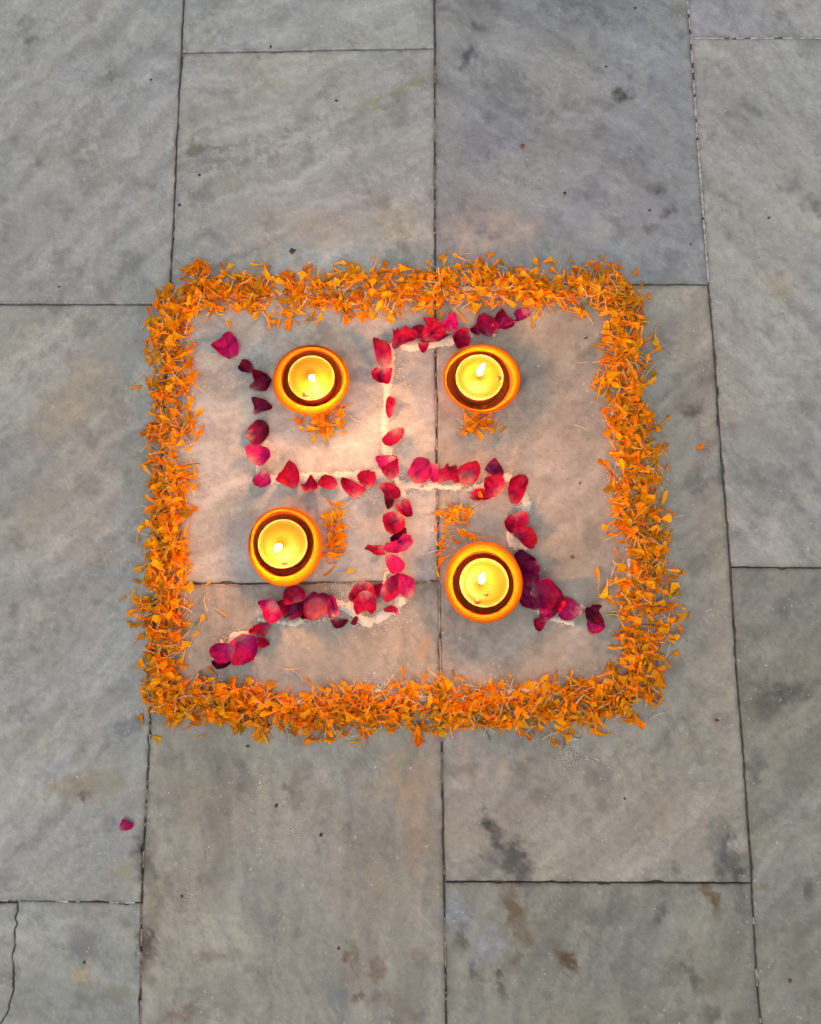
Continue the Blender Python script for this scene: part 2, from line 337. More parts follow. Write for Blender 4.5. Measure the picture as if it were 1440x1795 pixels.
def build_tile(ci, ri, lk, rk, top, bot, xl=None, xr=None, seed=0, fine=True):
    ex = 0.0005
    ny = 270 if fine else 24; nx = 136 if fine else 12
    bev = np.array([0, .0006, .0016])
    def axis(n, length):
        t = np.linspace(0.004, length - 0.004, n - 6)
        return np.concatenate([bev, t, length - bev[::-1]]) / length
    u = axis(nx, SW); v = axis(ny, L_)
    uu, vv = np.meshgrid(u, v)
    yt = top[0] * (1 - uu) + top[1] * uu - ex; yb = bot[0] * (1 - uu) + bot[1] * uu + ex
    Y = yt * (1 - vv) + yb * vv
    XLf = xl or (lambda y: XL(lk, y)); XRf = xr or (lambda y: XL(rk, y))
    xa = XLf(Y) + ex; xb = XRf(Y) - ex
    X = xa * (1 - uu) + xb * uu
    # chipped, slightly wandering edges
    edge = np.minimum(np.minimum(uu * SW, (1 - uu) * SW), np.minimum(vv * L_, (1 - vv) * L_))
    e = np.clip(1 - edge / .004, 0, 1)
    nxx = (fbm(X * 160 + seed, Y * 160, 4, .7) - .5); nyy = (fbm(X * 160 + 31 + seed, Y * 160, 4, .7) - .5)
    chip = np.clip(fbm(X * 75 + 9 + seed, Y * 75 + 5, 4) - .64, 0, 1) * 0.007
    sx = np.where(uu < .5, 1, -1) * (np.minimum(uu, 1 - uu) * SW < .004); sy = np.where(vv < .5, -1, 1) * (np.minimum(vv, 1 - vv) * L_ < .004)
    X = X + e * (nxx * .0009 + sx * (chip + .0007 * np.clip(fbm(Y * 45 + seed, X * 8, 3) - .45, 0, 1) * 2)); Y = Y + e * (nyy * .0009 + sy * (chip + .0006 * np.clip(fbm(X * 45 + seed, Y * 8, 3) - .45, 0, 1) * 2))
    rb = np.clip(edge / .0016, 0, 1)
    Z = -0.0007 * (1 - np.sqrt(1 - (1 - rb) ** 2)) + (fbm(X * 25 + seed, Y * 25, 3) - .5) * .0005 - 0.0003
    px, py = Q(X, Y)
    C = paint(px, py, ci, ri) if fine else np.ones(X.shape + (3,)) * lin(base_cols.get((ci, ri), (140, 140, 138)))
    ed = np.clip(1 - edge / .0035, 0, 1) * np.clip(fbm(px / 14, py / 14, 4) * 1.6 - .2, 0, 1)
    C = C * (1 - .40 * ed[..., None])      # dirt caught along the arrises
    r_, c_ = X.shape
    Vs = np.stack([X, Y, Z], -1).reshape(-1, 3); Cs = C.reshape(-1, 3)
    idx = np.arange(r_ * c_).reshape(r_, c_)
    f = np.stack([idx[:-1, :-1], idx[1:, :-1], idx[1:, 1:], idx[:-1, 1:]], -1).reshape(-1, 4)
    ring = np.concatenate([idx[0, :-1], idx[:-1, -1], idx[-1, :0:-1], idx[:0:-1, 0]])
    low = Vs[ring].copy(); low[:, 2] = -0.02
    n0 = len(Vs); Vs = np.vstack([Vs, low]); Cs = np.vstack([Cs, Cs[ring] * .5])
    k = np.arange(len(ring)); k2 = np.roll(k, -1)
    side = np.stack([ring[k], ring[k2], n0 + k2, n0 + k], -1)
    cen = np.array([X.mean(), Y.mean(), 0]); Vs = Vs - cen
    me = mesh_of("tile", Vs, np.vstack([f, side]).tolist(), Cs, [MARBLE])
    o = link("tile", me, floor, cen)
    return o
for ci, (lk, rk, rw) in enumerate(colsdef):
    for ri in range(len(rw) - 1):
        fine = 1 <= ci <= 4
        if (ci, ri) == (1, 2):     # the cracked slab: two pieces
            crk = [(30, 1583), (27, 1640), (22, 1690), (24, 1720), (16, 1765), (2, 1795), (-30, 1880)]
            ca = np.array([P(x, y) for x, y in crk]); ca = ca[np.argsort(ca[:, 1])]
            cf = lambda y: np.interp(y, ca[:, 1], ca[:, 0]) + (fbm(np.asarray(y) * 220, np.asarray(y) * 0 + 3, 3) - .5) * .0035
            build_tile(ci, ri, lk, rk, rw[ri], rw[ri + 1], xl=lambda y: cf(y) - .0002, seed=5)
            build_tile(ci, ri, lk, rk, rw[ri], rw[ri + 1], xr=lambda y: cf(y) + .0002, seed=8)
        else:
            build_tile(ci, ri, lk, rk, rw[ri], rw[ri + 1], seed=ci * 10 + ri * 3, fine=fine)

def grout(pts, width, mat, z=-0.0007, seed=0, gap=0.0):
    """broken ribbon of grout along px polyline"""
    w = np.array([P(x, y) for x, y in pts]); d = np.r_[0, np.cumsum(np.hypot(*np.diff(w, axis=0).T))]
    n = int(d[-1] / .0012) + 2; s = np.linspace(0, d[-1], n)
    x = np.interp(s, d, w[:, 0]); y = np.interp(s, d, w[:, 1])
    tx = np.gradient(x); ty = np.gradient(y); l = np.hypot(tx, ty); nx_, ny_ = -ty / l, tx / l
    nz = fbm(s * 90 + seed, s * 0 + seed, 4, .7); nz2 = fbm(s * 300 + seed, s * 0 + 4, 3)
    Vv = []; Ff = []; prev = None
    for i in range(n):
        if nz[i] < gap: prev = None; continue
        hw = width * (.55 + .7 * nz2[i]); zz = z + (nz2[i] - .5) * .0006
        b = len(Vv)
        Vv += [(x[i] + nx_[i] * hw, y[i] + ny_[i] * hw, -0.003), (x[i] + nx_[i] * hw, y[i] + ny_[i] * hw, zz), (x[i], y[i], zz + .0002), (x[i] - nx_[i] * hw, y[i] - ny_[i] * hw, zz), (x[i] - nx_[i] * hw, y[i] - ny_[i] * hw, -0.003)]
        if prev is not None:
            for k in range(4): Ff.append((prev + k, prev + k + 1, b + k + 1, b + k))
        prev = b
    me = mesh_of("grout", Vv, Ff, mats=[mat]); link("grout", me, floor)
grout([(1206, 0), (1212, 66), (1222, 220), (1243, 495)], .0009, GROUT, z=-.0003, seed=1, gap=.30)
grout([(1214, 66), (1440, 66), (1500, 66)], .0009, GROUT, z=-.0003, seed=2, gap=.34)
grout([(0, 1578), (245, 1583)], .0008, GROUT, seed=3, gap=.52)
grout([(764, 560), (766, 800), (770, 1018), (775, 1300)], .0007, DUSTY, z=-.0004, seed=4, gap=.33)
grout([(300, 1024), (480, 1026), (600, 1022), (770, 1020)], .0006, DUSTY, z=-.0006, seed=14, gap=.36)
grout([(763, 100), (763, 470)], .0007, DUSTY, z=-.0012, seed=6, gap=.50)
grout([(262, 1200), (262, 1300), (252, 1480), (248, 1583), (246, 1795)], .0007, DUSTY, z=-.0011, seed=7, gap=.48)
grout([(1319, 1546), (1326, 1690), (1335, 1795)], .0006, GROUT, z=-.001, seed=9, gap=.55)
grout([(775, 1310), (779, 1546), (783, 1795)], .0007, DUSTY, z=-.0012, seed=10, gap=.5)

# ------------------------------------------------------------------ height map for resting small things on one another
HX0, HY0, HC = -0.40, -0.30, 0.001
HM = np.zeros((900, 900))
def hcell(x, y): return int((x - HX0) / HC), int((y - HY0) / HC)
def hget(x, y):
    i, j = hcell(x, y)
    return HM[i, j] if 0 <= i < 900 and 0 <= j < 900 else 0
def hset(x, y, z):
    i, j = hcell(x, y)
    if 0 <= i < 900 and 0 <= j < 900 and HM[i, j] < z: HM[i, j] = z

# ------------------------------------------------------------------ white rangoli powder
def powder(paths, spills):
    Vv, Ff = [], []
    def grain(x, y, z, r):
        b = len(Vv); a0 = rnd.random() * 6.28
        for k in range(3): Vv.append((x + r * math.cos(a0 + k * 2.094), y + r * math.sin(a0 + k * 2.094), z))
        Vv.append((x + r * .3 * rnd.uniform(-1, 1), y + r * .3 * rnd.uniform(-1, 1), z + r * 1.1))
        Ff.extend([(b, b + 1, b + 3), (b + 1, b + 2, b + 3), (b + 2, b, b + 3)])
    for pts, hw, dens in paths:
        w = np.array([P(x, y) for x, y in pts]); d = np.r_[0, np.cumsum(np.hypot(*np.diff(w, axis=0).T))]
        n = int(d[-1] / .0009) + 2; s = np.linspace(0, d[-1], n)
        x = np.interp(s, d, w[:, 0]); y = np.interp(s, d, w[:, 1])
        ker = np.ones(9) / 9; xs = np.convolve(np.pad(x, 4, 'edge'), ker, 'valid'); ys = np.convolve(np.pad(y, 4, 'edge'), ker, 'valid')
        tx = np.gradient(xs); ty = np.gradient(ys); l = np.hypot(tx, ty) + 1e-9; nx_, ny_ = -ty / l, tx / l
        K = 13; sd_ = rnd.random() * 50
        q = np.linspace(-1, 1, K)
        lw = hw * (.25 + 1.25 * fbm(s * 140 + sd_, s * 0, 5, .8)); off = (fbm(s * 45 + sd_, s * 0 + 9, 3) - .5) * hw * 1.3
        gx = xs[:, None] + nx_[:, None] * (q[None] * lw[:, None] + off[:, None]); gy = ys[:, None] + ny_[:, None] * (q[None] * lw[:, None] + off[:, None])
        gx = gx + (fbm(gx * 900, gy * 900, 2) - .5) * .0024; gy = gy + (fbm(gx * 900 + 70, gy * 900, 2) - .5) * .0024
        hgt = (1 - q[None] ** 2) * .0010 * (.2 + 1.5 * fbm(gx * 420, gy * 420, 4, .8)) * np.clip((fbm(gx * 90, gy * 90 + 3, 3) - (.50 - dens * .35)) * 8, 0, 1) - .0004
        hgt = np.where(np.abs(q)[None] > .99, -.0006, hgt)
        b0 = len(Vv)
        Vv.extend(np.stack([gx, gy, hgt], -1).reshape(-1, 3).tolist())
        for i in range(n - 1):
            for k in range(K - 1):
                a = b0 + i * K + k; Ff.append((a, a + 1, a + K + 1, a + K))
        for i in range(0, n):
            for k in range(0, K, 1): hset(gx[i, k], gy[i, k], max(0, hgt[i, k]))
        for _ in range(int(n * 11 * dens)):
            i = rnd.randrange(n); o_ = rnd.gauss(0, 1) * hw * .72 + off[i]
            grain(xs[i] + nx_[i] * o_, ys[i] + ny_[i] * o_, -.0001, rnd.uniform(.00018, .0006))
    for (cx, cy, rx, ry, n) in spills:
        for _ in range(n):
            a, b = rnd.gauss(0, .5), rnd.gauss(0, .5)
            X, Y = P(cx + a * rx, cy + b * ry); grain(float(X), float(Y), -.0001, rnd.uniform(.0002, .0008) * (1.5 if abs(a) + abs(b) < .4 else 1))
    return Vv, Ff
swast = [([(700, 606), (745, 604), (800, 596), (830, 585)], .0048, .9), ([(688, 600), (684, 640), (680, 690), (676, 740), (681, 790), (690, 830)], .0048, 1.0),
         ([(690, 830), (704, 870), (708, 900)], .0040, .8), ([(704, 900), (695, 960), (678, 1010), (672, 1045)], .0026, .5),
         ([(470, 842), (540, 834), (640, 832), (700, 832)], .0044, 1.0), ([(700, 850), (780, 850), (845, 860), (880, 838), (915, 840)], .0040, .8),
         ([(905, 838), (925, 880), (918, 900), (895, 945), (925, 965)], .0048, .8), ([(930, 1060), (965, 1088), (1010, 1092)], .0022, .6), ([(1015, 1060), (1040, 1075)], .002, .4),
         ([(470, 1095), (440, 1115), (400, 1120), (378, 1165)], .0040, .6), ([(450, 1085), (520, 1092), (560, 1055)], .0024, .6), ([(560, 1050), (610, 1065), (640, 1088), (700, 1070), (705, 1045)], .0048, .9),
         ([(448, 850), (455, 800), (468, 770)], .0026, .7), ([(840, 566), (870, 590)], .0018, .4)]
Vv, Ff = powder(swast, [(700, 660, 30, 40, 120), (710, 850, 30, 30, 160), (610, 1040, 50, 12, 120), (660, 1090, 60, 16, 160), (560, 1085, 60, 16, 80), (915, 890, 24, 30, 100),
                        (450, 840, 20, 14, 60), (640, 872, 60, 10, 50), (430, 640, 60, 60, 60)])
o = link("rangoli_powder", mesh_of("rangoli_powder", Vv, Ff, mats=[POWDER]))
tag(o, "cream rangoli powder lines of the swastika lying under the rose petals", "rangoli powder", kind="stuff")
brd = [([(300, 560), (345, 515), (450, 515), (600, 510), (760, 510), (930, 505), (1085, 505)], .0026, .55), ([(1085, 520), (1080, 640), (1074, 745), (1082, 800), (1096, 880), (1102, 960), (1112, 1080), (1120, 1180)], .0020, .5),
       ([(1100, 1215), (1010, 1212), (920, 1210), (820, 1225), (740, 1225), (650, 1208), (560, 1235), (425, 1222), (330, 1225), (275, 1210)], .0032, .7),
       ([(272, 1250), (268, 1200), (275, 1150), (300, 1050), (300, 900), (300, 760), (300, 640), (298, 570)], .0026, .5)]
Vv, Ff = powder(brd, [(420, 1220, 60, 24, 160), (265, 1200, 26, 50, 260), (385, 1190, 30, 16, 70), (345, 1210, 16, 14, 60), (925, 1205, 60, 10, 100), (660, 1200, 60, 16, 120), (1080, 780, 20, 120, 200), (330, 660, 40, 60, 50)])
o = link("rangoli_powder", mesh_of("rangoli_powder_border", Vv, Ff, mats=[POWDER]))
tag(o, "cream powder line of the square lying under the marigold border", "rangoli powder", kind="stuff")
for (cx, cy, rx, ry, n, lab) in [(457, 1378, 11, 30, 90, "cream powder smudge on the slab below the border's bottom left"), (515, 1458, 18, 24, 70, "small powder smudge in the middle of the lower slab"),
                              (332, 1555, 14, 30, 70, "powder smudge on the lower slab near its left joint"), (995, 1325, 18, 22, 150, "cream powder smudge below the border's bottom right"),
                              (1040, 1330, 50, 14, 70, "thin trail of powder beside the larger smudge under the bottom border"), (366, 1490, 8, 16, 22, "faintest powder dots on lower slab above the left smudge")]:
    Vv, Ff = powder([], [(cx, cy, rx, ry, n)])
    tag(link("powder_smudge", mesh_of("powder_smudge", Vv, Ff, mats=[POWDER])), lab, "powder", "powder smudges on the floor", "stuff")

# ------------------------------------------------------------------ lamps and tealights
RIMZ = 0.020
def lathe(profile, seg=72, wob=0.0, seed=0, squash=(1, 1)):
    """profile: (r, z, cx, cy)"""
    Vv, Ff = [], []
    for (r, z, cx, cy) in profile:
        for k in range(seg):
            a = 2 * math.pi * k / seg
            rr = r * (1 + wob * math.sin(2 * a + seed) + wob * .6 * math.sin(3 * a + seed * 2.3))
            Vv.append((cx + rr * math.cos(a) * squash[0], cy + rr * math.sin(a) * squash[1], z))
    for i in range(len(profile) - 1):
        for k in range(seg):
            k2 = (k + 1) % seg
            Ff.append((i * seg + k, i * seg + k2, (i + 1) * seg + k2, (i + 1) * seg + k))
    return Vv, Ff
lamps = [  # outer cx,cy,w,h ; inner cx,cy,w ; tealight cx,cy,d ; wick px ; flame tip px ; labels
    dict(o=(545.2, 665.4, 133, 125), i=(547, 661, 105), t=(546, 662, 84), w=(545, 661), tip=(552, 668), n="upper left", s=1),
    dict(o=(845.4, 663, 135, 123), i=(841.7, 664.8, 110), t=(841, 661.3, 86), w=(838, 661), tip=(850, 637), n="upper right", s=2),
    dict(o=(499.9, 957.5, 130, 136), i=(496.3, 952.4, 109), t=(495.8, 953, 89), w=(493.5, 956), tip=(483, 967), n="lower left", s=3),
    dict(o=(848.6, 1020.3, 138, 137), i=(847.6, 1021.7, 108), t=(849.3, 1021.4, 88.5), w=(842, 1024), tip=(848, 1004), n="lower right", s=4)]
spots = {"upper left": [(536, 692, 14, 9)], "upper right": [(875, 663, 8, 9)], "lower left": [(499, 987, 10, 9)], "lower right": [(837, 1055, 13, 10), (853, 1042, 8, 6)]}
lamp_pos = []
def ppm(py, z): return ST * (py + 7657 + 0) / (H - z)
for L in lamps:
    ocx, ocy, ow, oh = L['o']; c0 = PV(ocx, ocy, RIMZ); base = Vector((c0.x, c0.y, 0))
    rx = ow / 2 / ppm(ocy, RIMZ); ry = oh / 2 / ppm(ocy, RIMZ) * 1.035
    R = (rx + ry) / 2; sq = (rx / R, ry / R)
    ci_ = PV(L['i'][0], L['i'][1], RIMZ + .0012) - c0; ri_ = 1.03 * L['i'][2] / 2 / ppm(ocy, RIMZ)
    ct = PV(L['t'][0], L['t'][1], RIMZ + .0012) - c0; rt = .975 * L['t'][2] / 2 / ppm(ocy, RIMZ + .0012)
    D = empty("oil_lamp", base)
    tag(D, {"upper left": "orange clay lamp dish holding a lit tealight, upper left of the four", "upper right": "orange clay lamp dish at upper right, its flame leaning up and right",
            "lower left": "orange clay lamp dish at lower left with marigold petals along its right side", "lower right": "orange clay lamp dish at lower right touching dark rose petals"}[L['n']],
        "oil lamp", "clay lamps inside the swastika")
    z = RIMZ
    cxm, cym = ci_.x * .5, ci_.y * .5
    prof = [(0.001, .0003, 0, 0), (R * .62, .0003, 0, 0), (R * .66, .0012, 0, 0), (R * .80, z * .45, 0, 0), (R * .93, z * .78, 0, 0), (R * .975, z * .90, 0, 0)]
    v, f = lathe(prof, wob=.010, seed=L['s'], squash=sq); link("bowl", mesh_of("bowl", v, f, mats=[CLAY]), D)
    rim = [(R * .975, z * .90, 0, 0), (R * .995, z * .95, 0, 0), (R, z * .985, 0, 0), (R * .985, z, 0, 0), (R * .93, z + .0006, cxm * .3, cym * .3), ((R + ri_) / 2, z + .0007, cxm, cym), (ri_ * 1.03, z + .0003, ci_.x * .9, ci_.y * .9), (ri_, z - .0006, ci_.x, ci_.y), (ri_ * .99, z - .0016, ci_.x, ci_.y)]
    v, f = lathe(rim, wob=.010, seed=L['s'], squash=sq); link("rim", mesh_of("rim", v, f, mats=[PAINT]), D)
    inn = [(ri_ * .99, z - .0016, ci_.x, ci_.y), (ri_ * .97, z * .7, ct.x, ct.y), (ri_ * .95, z * .4, ct.x, ct.y), (ri_ * .9, .0035, ct.x, ct.y), (.001, .003, ct.x, ct.y)]
    v, f = lathe(inn, wob=.004, seed=L['s']); link("inner_wall", mesh_of("inner_wall", v, f, mats=[INNER]), D)
    # tealight
    T = empty("tealight", base + Vector((ct.x, ct.y, .003)))
    tag(T, {"upper left": "lit yellow tealight in the upper left lamp, flame leaning toward the right below", "upper right": "lit yellow tealight in the upper right lamp, long flame leaning up",
            "lower left": "lit yellow tealight in the lower left lamp, flame leaning lower left", "lower right": "lit yellow tealight in the lower right lamp, round upright flame"}[L['n']],
        "candle", "tealights burning in the clay lamps")
    tz = z + .0012 - .003
    cup = [(.001, .0001, 0, 0), (rt * .96, .0001, 0, 0), (rt * .985, .001, 0, 0), (rt * .985, tz - .0008, 0, 0), (rt, tz - .0004, 0, 0), (rt * .995, tz, 0, 0), (rt * .972, tz - .0001, 0, 0), (rt * .965, tz - .001, 0, 0), (rt * .955, tz - .004, 0, 0)]
    v, f = lathe(cup); link("cup", mesh_of("cup", v, f, mats=[CUP]), T)
    wz = tz - .0016
    wk = PV(L['w'][0], L['w'][1], .003 + wz) - T.location
    wpr = [(rt * .962, wz + .0006, 0, 0), (rt * .93, wz + .0001, 0, 0), (rt * .8, wz, 0, 0), (rt * .56, wz - .0001, wk.x * .6, wk.y * .6), (rt * .47, wz - .0007, wk.x, wk.y), (rt * .30, wz - .0009, wk.x, wk.y), (rt * .12, wz - .0008, wk.x, wk.y), (rt * .06, wz - .0002, wk.x, wk.y), (.0001, wz, wk.x, wk.y)]
    v, f = lathe(wpr, wob=.004, seed=L['s']); link("wax", mesh_of("wax", v, f, mats=[WAX]), T)
    wzz = wz - .0006
    tip = PV(L['tip'][0], L['tip'][1], .051) - T.location
    # wick: small bent post
    wv, wf = [], []; lean = Vector((tip.x - wk.x, tip.y - wk.y, 0)); lean = lean.normalized() if lean.length > 0 else Vector((1, 0, 0))
    for i in range(6):
        s = i / 5; c = Vector((wk.x, wk.y, wzz)) + lean * (.0016 * s * s) + Vector((0, 0, .0055 * s))
        for k in range(8):
            a = k * math.pi / 4; rr = .00062 * (1 - .25 * s); wv.append((c.x + rr * math.cos(a), c.y + rr * math.sin(a), c.z))
    for i in range(5):
        for k in range(8): wf.append((i * 8 + k, i * 8 + (k + 1) % 8, i * 8 + 8 + (k + 1) % 8, i * 8 + 8 + k))
    wf.append(tuple(range(40, 48))); link("wick", mesh_of("wick", wv, wf, mats=[WICK]), T)
    # flame: leaning teardrop
    fb = Vector((wk.x, wk.y, wzz + .0035)) + lean * .0012; fv, ff = [], []
    N, S = 18, 20
    for i in range(N + 1):
        s = i / N; r = .0028 * (math.sin(math.pi * min(1, s ** .95)) ** .85 if 0 < s < 1 else 0) * (1 - .25 * s) + .00005
        c = fb.lerp(tip, s); bow = math.sin(math.pi * s) * .0012
        c = c - lean * bow
        for k in range(S):
            a = 2 * math.pi * k / S; fv.append((c.x + r * math.cos(a), c.y + r * math.sin(a), c.z))
    for i in range(N):
        for k in range(S): ff.append((i * S + k, i * S + (k + 1) % S, (i + 1) * S + (k + 1) % S, (i + 1) * S + k))
    link("flame", mesh_of("flame", fv, ff, mats=[FLAME]), T)
    for q, (sx, sy, sw, sh) in enumerate(spots[L['n']]):  # small raised orange spots on the wax
        pc = PV(sx, sy, .003 + wz); k = ppm(sy, .02)
        sv, sf = [], []; m = 14
        for ring_, rr, zz in ((0, 1, 0), (1, .8, .0006), (2, .4, .0009)):
            for j in range(m):
                a = 2 * math.pi * j / m; w = 1 + .18 * math.sin(a * 3 + sx) + .12 * math.sin(a * 5 + sy)
                sv.append((sw / 2 / k * rr * w * math.cos(a), sh / 2 / k * rr * w * math.sin(a), zz - .0003))
        for i in range(2):
            for j in range(m): sf.append((i * m + j, i * m + (j + 1) % m, (i + 1) * m + (j + 1) % m, (i + 1) * m + j))
        sf.append(tuple(range(2 * m, 3 * m)))
        so = link("wax_spot", mesh_of("wax_spot", sv, sf, mats=[SPOT]), loc=pc)
        which = "larger " if (L['n'] == "lower right" and q == 0) else ("smaller " if L['n'] == "lower right" else "")
        tag(so, f"{which}orange spot lying on the wax of the {L['n']} tealight", "petal scrap", "spots on the candle wax")
    lamp_pos.append((base.x, base.y, R))
    for a in np.arange(0, R * .75, .0008):
        for t in np.arange(0, 6.28, .05): hset(base.x + a * math.cos(t), base.y + a * math.sin(t), .03)
HM_L = HM > .02
def near_lamp(x, y): return any(math.hypot(x - a, y - b) < r * .72 for a, b, r in lamp_pos)
def under_rim(x, y): return any(math.hypot(x - a, y - b) < r * 1.02 for a, b, r in lamp_pos)

